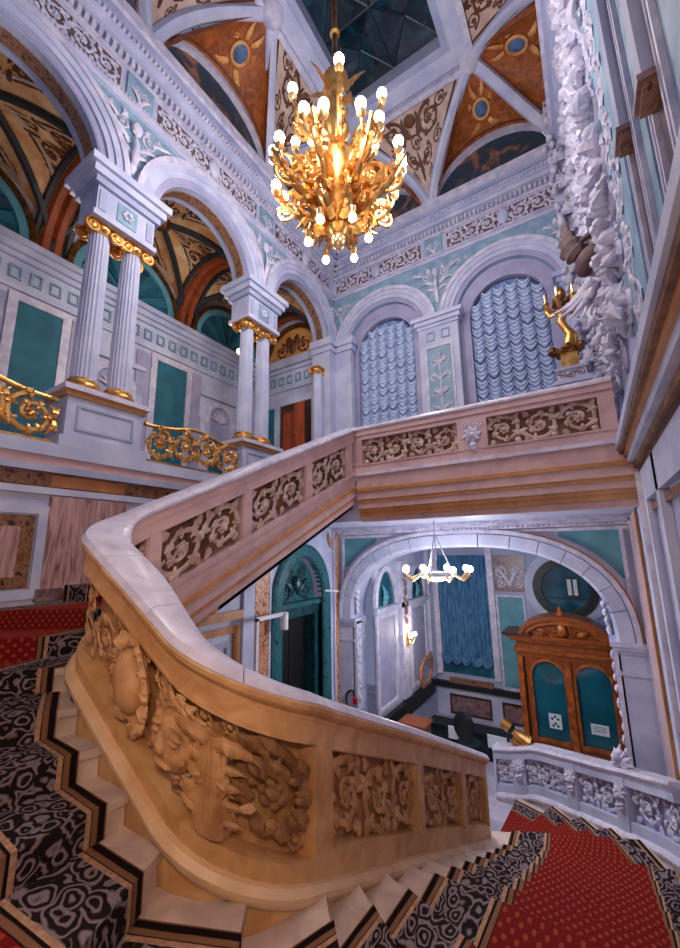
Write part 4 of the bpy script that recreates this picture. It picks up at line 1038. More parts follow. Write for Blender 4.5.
def inv(a, n0, n1):
    m = MB(); g = []
    for i in range(11):
        e = n0.lerp(n1, i/10); c_ = ctrl(a, e); g.append([bez(a, c_, e, j/12) for j in range(13)])
    for i in range(10):
        for j in range(12): m.quad(g[i][j], g[i+1][j], g[i+1][j+1], g[i][j+1])
    m.build('painted_panel', 'paint_cream', ce, True)
    def f2(u, v, d):
        e = n0.lerp(n1, min(1, max(0, .5+u))); c_ = ctrl(a, e); p = bez(a, c_, e, min(.98, v)); return (p.x, p.y, p.z-.015-d*.5)
    m = MB()
    for sg in (-1, 1): m.ospiral(f2, sg*.2, .80, .13, PI/2, sg, depth=.25, leaves=6); m.ospiral(f2, sg*.16, .52, .10, PI/2, -sg, depth=.25, leaves=5)
    m.ospiral(f2, 0, .66, .08, 0, 1, depth=.3, leaves=5); m.oblob(f2, 0, .86, .02, .06, .06, .05); m.oleaf(f2, 0, .3, PI/2, .3, .04, curl=.2)
    for sg in (-1, 1): m.ospiral(f2, sg*.34, .64, .07, PI/2, sg, depth=.25, leaves=5); m.ospiral(f2, sg*.30, .90, .06, 0, -sg, depth=.25, leaves=4); m.ospiral(f2, sg*.24, .36, .07, PI/2, -sg, depth=.25, leaves=4); m.oleaf(f2, sg*.05, .45, PI/2-sg*.7, .2, .03, curl=-sg); m.oleaf(f2, sg*.05, .72, PI/2-sg*.5, .2, .03, curl=sg)
    m.build('painted_scroll', 'paint_brown', ce, True)
    m = MB()
    for lines in ([f2(-.42, .2+.75*i/14, .01) for i in range(15)], [f2(.42, .2+.75*i/14, .01) for i in range(15)], [f2(-.42+.84*i/10, .95, .01) for i in range(11)]): m.tube(lines, .022, 5)
    m.build('panel_border', 'paint_brown', ce, True)
def rib(a, nd, r=.11, drop=0.0):
    m = MB(); c_ = ctrl(a, nd); P = [bez(a, c_, nd, i/16) for i in range(17)]
    side = Vector((nd.x-a.x, nd.y-a.y, 0)).cross(V(0, 0, 1)).normalized(); R = []
    for i, p in enumerate(P):
        t = (P[min(i+1, 16)]-P[max(i-1, 0)]).normalized(); nn = side.cross(t).normalized(); nn = nn if nn.z < 0 else -nn
        p = p+nn*drop*math.sin(PI*i/16)
        R.append([p-side*r-nn*.05, p-side*r+nn*.05, p-side*r*.5+nn*.09, p+side*r*.5+nn*.09, p+side*r+nn*.05, p+side*r-nn*.05])
    m.rings(R).build('rib', 'plaster', ce)
    m = MB()
    for i in range(1, 16):
        for q in (.25, .75):
            p = P[i].lerp(P[i+1], q) if i < 16 else P[i]; m.ball(p-V(0, 0, .07), .035, 6, 4)
    m.build('rib_beading', 'white_relief', ce, True, kind='stuff')
for k in range(2): bay(SP_B[k], SP_B[k+1], NB[k], V(0, -1, 0), k)
for k in range(3): bay(SP_L[k], SP_L[k+1], NL[k], V(1, 0, 0), k)
for k in range(1, 3): bay(SP_R[k], SP_R[k+1], NRt[k], V(-1, 0, 0), k)
inv(SP_B[1], NB[0], NB[1])
for k in (1, 2): inv(SP_L[k], NL[k-1], NL[k]); inv(SP_R[k], NRt[k-1], NRt[k])
for a, ns_ in ((SP_B[1], NB), (SP_L[1], NL[:2]), (SP_L[2], NL[1:]), (SP_R[1], NRt[:2]), (SP_R[2], NRt[1:]), (SP_B[0], [NB[0]]), (SP_B[2], [NB[1]]), (SP_L[0], [NL[0]])):
    for nd in ns_: rib(a, nd, .11, .32 if len(ns_) == 1 else 0)
for nd in set([tuple(p) for p in NB+NL+NRt]):
    MB().lathe([(.02, -.2), (.14, -.17), (.2, -.1), (.22, 0), (.1, .05)], nd, 16).build('rib_boss', 'white_relief', ce, True)
X0, X1, Y0, Y1 = -3.53, -1.46, 1.75, 6.45
def rect_ring(x0, x1, y0, y1, w, z0, z1, m, name):
    for b_ in (MB().box(x0-w, x1+w, y1, y1+w, z0, z1), MB().box(x0-w, x0, y0-w, y1, z0, z1), MB().box(x1, x1+w, y0-w, y1, z0, z1), MB().box(x0, x1, y0-w, y0, z0, z1)): b_.build(name, m, ce)
rect_ring(-4.0, -1.02, 1.16, 6.98, .12, ZN-.08, ZN+.08, 'white_relief', 'frame_moulding')
rect_ring(X0-.14, X1+.14, Y0-.14, Y1+.14, .34, ZN+.02, ZN+.16, 'plaster', 'frame_band')
rect_ring(X0, X1, Y0, Y1, .16, ZN+.05, ZT+.05, 'plaster_cool', 'skylight_curb')
sk = empty('window_3', (CX, CY, ZT), kind='structure'); sk['label'] = 'dark glazed skylight in the ceiling'
nx, ny = 2, 4
for i in range(nx):
    for j in range(ny):
        xa, xb = X0+(X1-X0)*i/nx, X0+(X1-X0)*(i+1)/nx; ya, yb = Y0+(Y1-Y0)*j/ny, Y0+(Y1-Y0)*(j+1)/ny; xm, ym = (xa+xb)/2, (ya+yb)/2
        pk = V(xm, ym, ZT+.16); cs = [V(xa, ya, ZT), V(xb, ya, ZT), V(xb, yb, ZT), V(xa, yb, ZT)]
        for k in range(4): MB().rings([[cs[k], cs[(k+1) % 4], pk], [cs[k]+V(0, 0, .02), cs[(k+1) % 4]+V(0, 0, .02), pk+V(0, 0, .02)]]).build('pane', 'skylight_glass', sk)
        m = MB()
        for k in range(4): m.tube([cs[k], pk], .02, 5); m.tube([cs[k], cs[(k+1) % 4]], .02, 5)
        m.build('glazing_bar', 'glazing_bar', sk)

# ------------------------------------------------------------------ wall_right
wr = empty('wall_right', (XRW, 4, ZF), kind='structure'); wr['label'] = 'right wall with marble pilasters, ledge and carved reliefs'
MB().box(.68, .9, -2, YB, ZF, .95).build('lower_face', 'lavender', wr)
MB().box(.60, .9, -2, YB, 1.3, 8.5).build('upper_face', 'plaster_cool', wr)
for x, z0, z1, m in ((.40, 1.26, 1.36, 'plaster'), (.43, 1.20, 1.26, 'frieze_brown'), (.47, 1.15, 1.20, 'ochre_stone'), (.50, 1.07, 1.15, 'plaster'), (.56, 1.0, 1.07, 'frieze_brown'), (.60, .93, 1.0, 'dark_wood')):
    MB().box(x, .95, -2, YLAND+.1, z0, z1).build('ledge_moulding', m, wr)
# lower panelling: pilaster strips and frames
MB().box(.57, .7, 7.35, 8.35, ZF, .52).build('marble_pilaster', 'pink_marble', wr)
MB().box(.55, .7, 8.35, 8.42, ZF, .52).build('edge_strip', 'rail_marble', wr); MB().box(.56, .7, 7.25, 7.33, ZF, .52).build('edge_strip', 'ochre_stone', wr)
MB().box(.60, .7, 6.2, 7.2, ZF, .6).build('pilaster', 'plaster', wr)
MB().box(.57, .7, 6.32, 6.42, ZF, .75).build('pilaster_edge', 'plaster_cool', wr); MB().box(.55, .7, 6.18, 6.28, ZF, .93).build('pilaster_edge', 'rail_marble', wr)
MB().box(.60, .7, 5.95, 6.15, ZF, .93).build('pilaster', 'plaster', wr)
MB().box(.60, .7, 3.0, 5.95, .55, .93).build('panel_rail', 'plaster', wr)
MB().box(.64, .7, 3.0, 5.95, .42, .50).build('panel_bead', 'brown_marble', wr)
for y in (4.9,): MB().box(.60, .7, y, y+.18, ZF, .93).build('pilaster', 'plaster', wr)
# upper pilasters with corbelled feet
for y0, y1, x, zb in ((3.0, 3.14, .50, 2.86), (2.25, 2.39, .50, 2.38)):
    MB().box(x, .62, y0, y1, zb, 8.4).build('upper_pilaster', 'plaster_cool', wr)
    for q in (y0-.12, y0-.06, y1+.04, y1+.1): MB().box(.55, .62, q, q+.03, 1.5, 8.4).build('pilaster_bead', 'white_relief', wr)
    if zb > 2:
        MB().box(x-.03, .62, y0-.04, y1+.04, zb-.01, zb+.03).build('corbel', 'plum_marble', wr); MB().box(x-.01, .62, y0-.02, y1+.02, zb-.05, zb-.01).build('corbel', 'brown_marble', wr)
        MB().box(.57, .62, y0, y1, 1.36, zb-.05).build('brown_strip', 'dark_wood', wr)
for y0, y1, z0, z1 in ((2.72, 2.93, 1.5, 7.8), (3.55, 4.5, 1.6, 7.8), (1.5, 2.15, 1.5, 7.8)):
    MB().box(.58, .61, y0, y1, z0, z1).build('blue_panel', 'sky_blue', wr)
def fRu(a, z, d): return (.60-d, a, z)
m = MB()
for k in range(9): m.ospiral(sub(fRu, 3.75, 2.0+k*.62, .0), .3, .0, .28, PI/2, (-1)**k, depth=.5, leaves=6)
m.build('relief_scrolls', 'white_relief', wr, True)
for iy in range(7):
    for iz in range(10):
        y_, z_ = 4.5+iy*.52, 2.3+iz*.62+.2*(iy % 2); m = MB(); f2 = sub(fRu, y_, z_, .0); d_ = random.choice((-1, 1))
        m.ospiral(f2, 0, 0, .24, random.uniform(0, 6), d_, depth=1.0, leaves=5, thick=.18); m.oblob(f2, random.uniform(-.15, .15), .25, .08, .08, .09, .12)
        for j in range(6): m.oleaf(f2, random.uniform(-.15, .15), random.uniform(-.15, .15), random.uniform(0, 6), .3, .05, curl=d_*1.5, thick=1.3, d=random.uniform(.04, .16))
        m.build('sculpted_relief', 'white_relief', wr, True)
# deep sculpted relief beside the back corner: stacked volutes, leaves, shells and heads
def fC(u, v, d): return (.08+u, 7.95-d, v)
for k in range(11):
    z = 3.35+k*.62; m = MB(); f2 = lambda u, v, d, z=z: fC(u, v+z, d)
    m.ospiral(f2, .22, .12, .20, PI*.5, (-1)**k, depth=.8, leaves=6)
    m.oblob(f2, .12+.2*(k % 2), .35, .06, .08, .11, .10, n=10, m=6)
    for j in range(7): m.oleaf(f2, .06+.06*j, -.12, PI/2+(j-3)*.4, .34, .05, curl=(j-3)*.4, thick=.9, d=.05)
    for j in range(5): m.oblob(f2, random.uniform(.0, .45), random.uniform(-.2, .4), random.uniform(0, .15), .06, .07, .08)
    m.build('sculpted_relief', 'white_relief', wr, True)
MB().box(.14, .62, 7.98, 8.42, 1.36, 8.4).build('relief_pier', 'plaster', wr)
m = MB()                                                   # great volute bracket
def fV(u, v, d): return (.22+u, 5.4-u*.5+d, 3.55+v)
m.ospiral(fV, .17, .10, .21, PI*.7, -1, depth=1.2, leaves=5, thick=.2); m.oblob(fV, .15, -.05, 0, .17, .16, .22, n=12, m=7)
m.oleaf(fV, .05, .1, PI*.62, .62, .11, curl=-.5, thick=1.2, n=9, m=9); m.oleaf(fV, .2, -.1, -PI/2+.1, .5, .09, curl=.5, thick=1.0, n=8)
m.build('volute_bracket', 'frieze_ground', wr, True)
m = MB()
for j in range(10): m.oleaf(fV, .1+.03*j, -.3, -PI/2+(j-5)*.15, .5, .05, curl=(j-5)*.2, thick=.9)
for j in range(16): m.oblob(fV, random.uniform(.05, .35), random.uniform(-1.1, -.3), random.uniform(-.1, .1), .05, .07, .08)
m.ospiral(fV, .2, -.75, .18, 0, 1, depth=.9, leaves=6); m.build('bracket_garland', 'white_relief', wr, True)

# ------------------------------------------------------------------ lower arch wall and vestibule
AC, AW, AZ, AH = -2.46, 2.60, -1.60, 1.64
wa = empty('wall_arch', (AC, YB, ZF), kind='structure'); wa['label'] = 'lower back wall with the wide white arch to the vestibule'
mb = MB(); arch_wall(mb, fB, XL, .68, ZF, .56, AC, AW, ZF, AZ, AH, .55, 40, 2.55); mb.build('wall_face', 'plaster', wa)
nv = 15
for k in range(nv):
    m = MB(); arch_band(m, fB, AC, AZ, [(0, -.02), (0, .05), (.05, .08), (.26, .08), (.26, -.02)], AW, AH, PI*k/nv+.003, PI*(k+1)/nv-.003, 6, p=2.55); m.build('voussoir', 'plaster', wa)
m = MB(); arch_band(m, fB, AC, AZ, rect_prof(.28, .36, 0, .12), AW, AH, p=2.55); m.build('archivolt', 'white_relief', wa)
m = MB(); arch_band(m, fB, AC, AZ, rect_prof(.36, .39, 0, .06), AW, AH, PI*.62, PI, p=2.55); m.build('archivolt', 'ochre_stone', wa)
m = MB(); arch_band(m, fB, AC, AZ, rect_prof(.36, .39, 0, .06), AW, AH, 0, PI*.62, p=2.55); m.build('archivolt', 'plaster', wa)
for sg in (-1, 1):                                         # teal spandrels
    m = MB(); P = []
    e0 = XL+.22 if sg < 0 else .40
    for i in range(13):
        t = PI/2*(.16+.70*i/12); x = AC+sg*(AW+.45)*sgp(math.cos(t), 2.55); z = AZ+(AH+.44)*sgp(math.sin(t), 2.55); P.append((x, z))
    P = [(x, z) for x, z in P if z < .25 and (x-e0)*sg < 0] or P[:2]
    zt = .30
    for (x, z), (x2, z2) in zip(P, P[1:]): m.quad(fB(x, z, .012), fB(x2, z2, .012), fB(x2, zt, .012), fB(x, zt, .012))
    m.quad(fB(P[0][0], P[0][1], .012), fB(P[0][0], zt, .012), fB(e0, zt, .012), fB(e0, P[0][1], .012))
    m.build('spandrel_panel', 'vest_teal', wa)
    MB().mbox(fB, min(e0, e0+sg*.06), max(e0, e0+sg*.06), -1.3, zt, 0, .05).build('spandrel_frame', 'white_relief', wa)
MB().mbox(fB, XL, .6, .30, .36, 0, .05).build('spandrel_frame', 'white_relief', wa)
for z0, z1, d in ((.38, .44, .10), (.44, .50, .20), (.50, .56, .30)): MB().mbox(fB, XL, .6, z0, z1, 0, d).build('cornice_course', 'white_relief', wa)
m = MB(); a = XL
while a < .6: m.mbox(fB, a, a+.05, .40, .46, .05, .16); a += .09
m.build('dentil_row', 'white_relief', wa, kind='stuff')
for sg, x0, x1 in ((-1, XL, AC-AW), (1, AC+AW, .57)):
    for z0, z1, e in ((-1.78, -1.72, .03), (-1.72, -1.62, .07), (-1.66, -1.58, .10), (-2.12, -2.06, .03)):
        MB().mbox(fB, x0-(e if sg > 0 else 0), x1+(e if sg < 0 else 0), z0, z1, -.55, e).build('pier_capital', 'plaster', wa)
    m = MB(); xx = AC+sg*(AW-.02)
    MB().box(xx-.05, xx+.05, YB+.0, YB+.26, -3.6, -1.62).build('jamb_strip', 'white_relief', wa)
    f2 = lambda u, v, d, sg=sg, xx=xx: (xx-sg*(d*.6+.03), YB+.02+u, v)
    for k in range(9):
        m.ospiral(f2, .12, -1.7-k*.19, random.uniform(.06, .11), PI/2, (-1)**k, depth=random.uniform(.5, 1.3), leaves=4); m.oleaf(f2, .06, -1.75-k*.19, -PI/2+random.uniform(-.6, .6), .2, .04, curl=.8, thick=.9, d=random.uniform(0, .06))
    for k in range(4): m.oleaf(f2, .05, -1.5+k*.16, PI/2+.3*k, .2, .05, curl=.8, thick=1.2, d=.03+.02*k)
    m.build('jamb_relief', 'white_relief', wa, True)
br = empty('wall_bracket', (-5.16, YB-.02, -3.5), 'small black and red bracket hanging on the white arch pier', 'bracket')
fP = sub(fB, -5.20, -3.6, .02)
m = MB(); m.otube(fP, [(-.07, .05, .02), (-.08, .3, .02), (0, .4, .02), (.1, .42, .02), (.14, .3, .02)], [.025]*5, 1); m.build('bracket_arch', 'black_plastic', br, True)
for u, v in ((-.07, .02), (.16, .2)): MB().mbox(fP, u-.05, u+.05, v-.05, v+.07, 0, .06).build('bracket_foot', 'red_paint', br)

YV, XV = 12.8, -4.65
def fV1(a, z, d): return (a, YV-d, z)
def fV2(a, z, d): return (XV+d, a, z)
vb = empty('wall_vestibule_back', (-2, YV, ZF), kind='structure'); vb['label'] = 'far vestibule wall with curtained and round windows'
MB().mbox(fV1, -5.2, 2.5, ZF, .4, -.1, 0).build('wall_face', 'plaster_cool', vb)
MB().box(-5.2, 2.5, YB+.56, YV, .25, .45).build('vestibule_ceiling', 'plaster', vb)
MB().box(2.2, 2.4, YB+.5, YV, ZF, .4).build('side_wall', 'plaster_cool', vb)
for a in (-4.45, -2.75): MB().mbox(fV1, a-.09, a+.09, -3.75, .2, 0, .08).build('window_trim', 'white_relief', vb)
MB().mbox(fV1, -2.58, -1.9, -3.85, -1.42, 0, .03).build('teal_panel', 'vest_teal', vb); MB().frame(fV1, -2.64, -1.84, -3.95, -1.34, .06, 0, .05).build('panel_frame', 'white_relief', vb)
MB().mbox(fV1, -2.64, -1.75, -1.25, -.2, 0, .03).build('relief_ground', 'plum_marble', vb)
m = MB(); f2 = sub(fV1, -2.2, -.8, .03)
for sg in (-1, 1): m.ospiral(f2, sg*.25, .1, .18, PI/2, sg, depth=.4, leaves=5); m.ospiral(f2, sg*.22, -.22, .13, PI/2, -sg, depth=.4, leaves=4); m.oleaf(f2, 0, -.3, PI/2-sg*.3, .7, .05, curl=-sg*.6)
m.build('grotesque_relief', 'white_relief', vb, True)
# dado
MB().mbox(fV1, -4.6, -1.6, -4.1, -3.95, 0, .16).build('dado_shelf', 'black_plastic', vb)
MB().mbox(fV1, -4.6, -1.6, ZF, -4.1, 0, .05).build('dado', 'plaster', vb)
for a0, a1 in ((-4.2, -3.0), (-2.7, -2.0)):
    MB().frame(fV1, a0, a1, -4.82, -4.28, .05, .05, .09).build('dado_frame', 'dark_wood', vb); MB().mbox(fV1, a0+.05, a1-.05, -4.77, -4.33, .05, .07).build('dado_marble', 'plum_marble', vb)
MB().mbox(fV1, -4.15, -2.9, -3.95, -3.82, .02, .16).build('shelf_ornament', 'brown_marble', vb)
w4 = empty('window_4', (-3.6, YV, -3.6), kind='structure'); MB().mbox(fV1, -4.36, -2.84, -3.7, -.2, .0, .02).build('window_pane', 'glass_round', w4)
cu_ = empty('deep_blue_curtain', (-3.6, YV-.1, -3.5), 'deep blue ruched curtain in the vestibule window', 'curtain')
m = MB(); R = []
for i in range(61):
    x = -4.34+1.48*i/60; d = .07+.035*math.sin(i*1.25); R.append([fV1(x, z, d+.01*math.sin(z*9+i)) for z in [-3.30+3.1*j/16 for j in range(17)]])
m.rings(R, closed=False, cap=False); m.build('curtain_cloth', 'curtain_deep', cu_, True)
for j in range(5):
    m = MB(); x0 = -4.34+1.48*j/5; 
    for q in range(3): m.otube(sub(fV1, x0, -3.27+q*.07, .1), [(1.48/5*t/8, -.14*math.sin(PI*t/8), .02) for t in range(9)], [.035]*9, 1)
    m.build('curtain_swag', 'curtain_deep', cu_, True)
w5 = empty('window_5', (-.80, YV, -1.1), kind='structure'); w5['label'] = 'round window with dark frame above the wooden porch'
def circ(r, n=40): return [(-.80+r*math.cos(2*PI*i/n), -1.10+r*math.sin(2*PI*i/n)) for i in range(n)]
m = MB(); P = circ(.62); m.rings([[fV1(x, z, .02) for x, z in P], [fV1(x, z, .05) for x, z in P]]); m.build('round_glass', 'glass_round', w5)
for r0, r1, d, mt in ((.58, .68, .14, 'black_plastic'), (.68, .80, .10, 'black_plastic'), (.80, 1.02, .04, 'plaster')):
    m = MB(); R = []
    for i in range(40):
        a = 2*PI*i/40; R.append([fV1(-.80+r*math.cos(a), -1.10+r*math.sin(a), dd) for r, dd in ((r0, 0), (r0, d), (r1, d), (r1, 0))])
    m.rings(R, loop=True); m.build('round_frame', mt, w5)
MB().mbox(fV1, -.74, -.50, -1.28, -.86, .05, .06).build('bright_pane', 'paper', w5); MB().frame(fV1, -.78, -.46, -1.32, -.80, .04, .05, .08).build('pane_frame', 'black_plastic', w5)
MB().mbox(fV1, -.64, -.60, -1.28, -.86, .06, .08).build('glazing_bar', 'black_plastic', w5); MB().mbox(fV1, -1.38, -.22, -1.38, -1.34, .05, .08).build('glazing_bar', 'black_plastic', w5)
vl = empty('wall_vestibule_left', (XV, 10.6, ZF), kind='structure'); vl['label'] = 'white panelled side wall of the vestibule'
MB().mbox(fV2, YB+.4, YV, ZF, .3, -.1, 0).build('wall_face', 'plaster', vl)
for a0, a1 in ((8.85, 10.0), (10.95, 12.2)):
    MB().frame(fV2, a0, a1, -3.75, -1.55, .10, 0, .05).build('panel_frame', 'white_relief', vl); MB().mbox(fV2, a0+.15, a1-.15, -3.6, -1.7, 0, .02).build('wall_panel', 'lavender', vl)
    c = (a0+a1)/2; m = MB(); disc_fan(m, fV2, c, -1.38, .52, .02, rise=.85); m.build('lunette_glass', 'glass_round', vl)
    m = MB(); arch_band(m, fV2, c, -1.38, rect_prof(0, .14, 0, .08), .52, .85); m.build('lunette_arch', 'white_relief', vl)
    m = MB(); f2 = sub(fV2, c, -1.36, .03); m.oleaf(f2, -.1, 0, PI/2, .5, .12, curl=.3); m.build('lunette_drape', 'vest_teal', vl, True)
MB().mbox(fV2, 8.8, 12.6, -1.53, -1.40, 0, .10).build('string_course', 'plaster', vl)
MB().mbox(fV2, 10.25, 10.7, -3.8, -.3, 0, .10).build('pilaster', 'white_relief', vl); MB().mbox(fV2, 12.35, 12.7, -3.8, .2, 0, .12).build('pilaster', 'plaster', vl)
m = MB(); f2 = sub(fV2, 10.47, -1.9, .1)
for k in range(6): m.oblob(f2, 0, .25*k, .02, .07, .10, .05); m.oleaf(f2, 0, .25*k, PI/2+.5*(-1)**k, .2, .04)
m.build('pilaster_relief', 'plum_marble', vl, True)
MB().mbox(fV2, 8.6, 12.4, -4.2, -3.86, 0, .14).build('dado_shelf', 'black_plastic', vl); MB().mbox(fV2, 8.6, 12.4, ZF, -4.2, 0, .08).build('dado', 'plaster_cool', vl)
# framed mirror panel
mf = empty('framed_mirror', (XV+.06, 12.1, -3.2), 'octagonal reddish brown framed panel on the vestibule side wall', 'mirror')
P8 = [(-.35, -.3), (-.45, -.1), (-.42, .12), (-.2, .3), (.3, .38), (.42, .2), (.38, -.05), (.15, -.3)]
m = MB(); R = []
for i in range(8):
    u, v = P8[i]; R.append([fV2(11.9+u*k_*1.15, -3.5+v*k_*1.15, dd) for k_, dd in ((.72, .05), (.72, .12), (1.05, .12), (1.05, .05))])
m.rings(R, loop=True); m.build('frame', 'red_marble', mf)
m = MB(); m.rings([[fV2(11.9+u*.83, -3.5+v*.83, .05) for u, v in P8], [fV2(11.9+u*.83, -3.5+v*.83, .07) for u, v in P8]]); m.build('mirror_face', 'lavender', mf)
# wall sconce
def sconce(x, y, z, label):
    s_ = empty('wall_sconce', (x, y, z), label, 'sconce')
    MB().lathe([(.01, -.18), (.05, -.14), (.04, 0), (.07, .1), (.02, .16)], (x+.03, y, z), 10).build('backplate', 'gold', s_, True)
    for dy in (-.14, .14):
        MB().tube([(x+.04, y, z-.05), (x+.14, y+dy*.5, z-.12), (x+.18, y+dy, z-.02), (x+.18, y+dy, z+.05)], .015, 6).build('arm', 'gold', s_, True)
        MB().ball((x+.18, y+dy, z+.11), .06, 10, 8).build('bulb', 'bulb', s_, True)
    point('sconce_light', (x+.35, y, z+.15), 22, (1, .86, .7), .08, s_)
sconce(XV+.1, 10.47, -2.35, 'small gold sconce with two glowing bulbs on the vestibule pilaster')

# wooden porch with arched glass doors
YP = 11.2
def fW(a, z, d): return (a, YP-d, z)
po_ = empty('wooden_porch', (-.92, YP+.6, ZF), 'carved orange oak entrance porch with arched teal glass doors and curved pediment', 'porch')
PX0, PX1 = -1.88, .14
MB().box(PX0+.02, PX0+.1, YP+.05, YV-.2, ZF, -2.65).build('side_panel', 'oak', po_); MB().box(PX1-.1, PX1-.02, YP+.05, YV-.2, ZF, -2.65).build('side_panel', 'oak', po_)
DXC = (-1.28, -.36)
for c in DXC:
    m = MB(); arch_wall(m, fW, c-.47, c+.47, ZF, -2.62, c, .34, -4.42, -3.02, .34, .1); dd = m.build('door', 'oak', po_)
    m = MB(); arch_band(m, fW, c, -3.02, rect_prof(0, .06, 0, .03), .34, .34, leg=-4.42); m.build('door_moulding', 'oak_carved', dd)
    m = MB(); disc_fan(m, fW, c, -3.02, .36, -.07); m.quad(fW(c-.36, -4.44, -.07), fW(c+.36, -4.44, -.07), fW(c+.36, -3.02, -.07), fW(c-.36, -3.02, -.07)); m.build('door_glass', 'glass_teal', dd)
    MB().mbox(fW, c-.36, c+.36, -4.46, -4.38, -.04, .04).build('door_rail', 'oak_carved', dd)
for a in (PX0+.0, -.86, PX1-.04): MB().mbox(fW, a-.04, a+.08, ZF, -2.62, -.05, .07).build('pilaster', 'oak_carved', po_)
for z0, z1, e, m_ in ((-2.62, -2.5, .04, 'oak'), (-2.5, -2.42, .10, 'oak_carved'), (-2.42, -2.25, .03, 'oak'), (-2.25, -2.17, .14, 'oak_carved'), (-2.17, -2.08, .24, 'oak')):
    MB().box(PX0-e, PX1+e, YP-e, YP+.9, z0, z1).build('entablature', m_, po_)
m = MB(); m.opanel(sub(fW, PX0+.1, -2.41, .03), 1.8, .15, 8, depth=.4, leaves=3, corner=False); m.build('frieze_carving', 'oak_carved', po_, True)
# segmental pediment
for o0, o1, d, m_ in ((0, .09, .22, 'oak'), (-.10, .0, .14, 'oak_carved')):
    m = MB(); arch_band(m, fW, -.87, -2.10, rect_prof(o0, o1, -.6, d), .86, .40); m.build('pediment_arch', m_, po_)
m = MB(); disc_fan(m, fW, -.87, -2.10, .8, .02, rise=.34); m.build('tympanum', 'oak', po_)
m = MB(); f2 = sub(fW, -.87, -1.98, .05)
m.oblob(f2, 0, .05, .06, .12, .17, .1)
for sg in (-1, 1): m.ospiral(f2, sg*.18, .0, .13, PI/2, sg, depth=.6, leaves=5); m.oleaf(f2, sg*.3, -.05, PI/2-sg*1.3, .32, .05, curl=sg*.4)
m.oleaf(f2, 0, .15, PI/2, .22, .06); m.build('pediment_carving', 'oak_carved', po_, True)
MB().lathe([(.03, 0), (.07, .04), (.09, .1), (.05, .17), (.03, .2), (.05, .24), (.01, .3)], (-.87, YP-.05, -1.68), 12).build('finial', 'oak_carved', po_, True)
MB().box(PX0-.3, PX0+.35, YP-.3, YP+.6, -2.1, -2.04).build('roof_end', 'dark_wood', po_)
# notices on the glass
n1 = empty('paper_notice', (-1.24, YP+.06, -4.25), 'white notice with dark emblem on the left porch door glass', 'notice')
MB().mbox(fW, -1.36, -1.10, -4.16, -3.84, -.066, -.06).build('sheet', 'paper', n1)
m = MB(); f2 = sub(fW, -1.23, -4.0, -.058)
for u, v in ((-.06, .05), (.06, .05), (0, -.05), (-.05, -.1), (.05, -.1), (0, .1)): m.oblob(f2, u, v, 0, .03, .03, .004)
m.build('emblem', 'paper_ink', n1)
n2 = empty('paper_notice', (-.36, YP+.06, -4.25), 'small rectangular white notice on the right porch door glass', 'notice')
MB().mbox(fW, -.52, -.18, -4.12, -3.90, -.066, -.06).build('sheet', 'paper', n2)
m = MB()
for z in (-3.96, -4.0, -4.05): m.mbox(fW, -.47, -.24, z, z+.012, -.06, -.057)
m.build('text_lines', 'paper_ink', n2)

# lamp on the newel end of the outer balustrade
pl = opath(.42); zz = pl.z+.93
lp = empty('brass_lamp', (pl.x, pl.y, zz), 'tilted brass lamp standing on the end of the white balustrade', 'lamp')
MB().lathe([(.10, 0), (.10, .03), (.04, .05), (.03, .16)], (pl.x, pl.y, zz), 14).build('base', 'gold', lp, True)
MB().tube([(pl.x-.22, pl.y, zz+.34), (pl.x-.1, pl.y, zz+.26), (pl.x, pl.y, zz+.2), (pl.x+.12, pl.y, zz+.12), (pl.x+.26, pl.y, zz+.04)], [.09, .11, .06, .10, .14], 12).build('lamp_head', 'gold', lp, True)
MB().tube([(pl.x-.08, pl.y, zz+.25), (pl.x-.02, pl.y, zz+.21)], [.115, .08], 12).build('collar', 'black_plastic', lp, True)
# reception desk, chair, box
ch = empty('office_chair', (-2.95, 10.1, ZF), 'black office chair behind the reception desk', 'chair')
MB().lathe([(.03, 0), (.03, .42)], (-2.95, 10.1, ZF+.05), 10).build('gas_post', 'black_plastic', ch)
m = MB(); m.ball((-2.95, 10.1, ZF+.52), .27, 14, 8, (1, 1, .25)); m.build('seat', 'dark_green_cloth', ch, True)
m = MB(); m.ball((-2.98, 9.88, ZF+.92), .27, 14, 8, (.9, .25, 1.2)); m.build('backrest', 'black_plastic', ch, True)
for k in range(5):
    a = 2*PI*k/5; MB().tube([(-2.95, 10.1, ZF+.08), (-2.95+.28*math.cos(a), 10.1+.28*math.sin(a), ZF+.04)], .025, 6).build('leg', 'black_plastic', ch)
dk = empty('reception_desk', (-3.0, 10.75, ZF), 'dark green reception desk with white panels in the vestibule', 'desk')
MB().box(-4.1, -1.95, 10.5, 11.0, ZF+.55, ZF+.60).build('desk_top', 'black_plastic', dk)
MB().box(-4.05, -2.0, 10.58, 10.95, ZF, ZF+.55).build('desk_body', 'dark_green_cloth', dk)
for x in (-3.55, -2.62): MB().box(x, x+.42, 10.46, 10.5, ZF+.35, ZF+.62).build('white_panel', 'paper', dk)
bxo = empty('wooden_box', (-4.0, 9.4, ZF), 'brown wooden cabinet behind the middle of the handrail', 'cabinet')
MB().box(-4.25, -3.7, 9.2, 9.65, ZF, ZF+.95).build('body', 'wood_box', bxo); MB().box(-4.3, -3.65, 9.15, 9.7, ZF+.95, ZF+1.0).build('top', 'oak', bxo)
MB().box(-4.2, -3.75, 9.185, 9.2, ZF+.1, ZF+.85).build('door', 'oak', bxo)

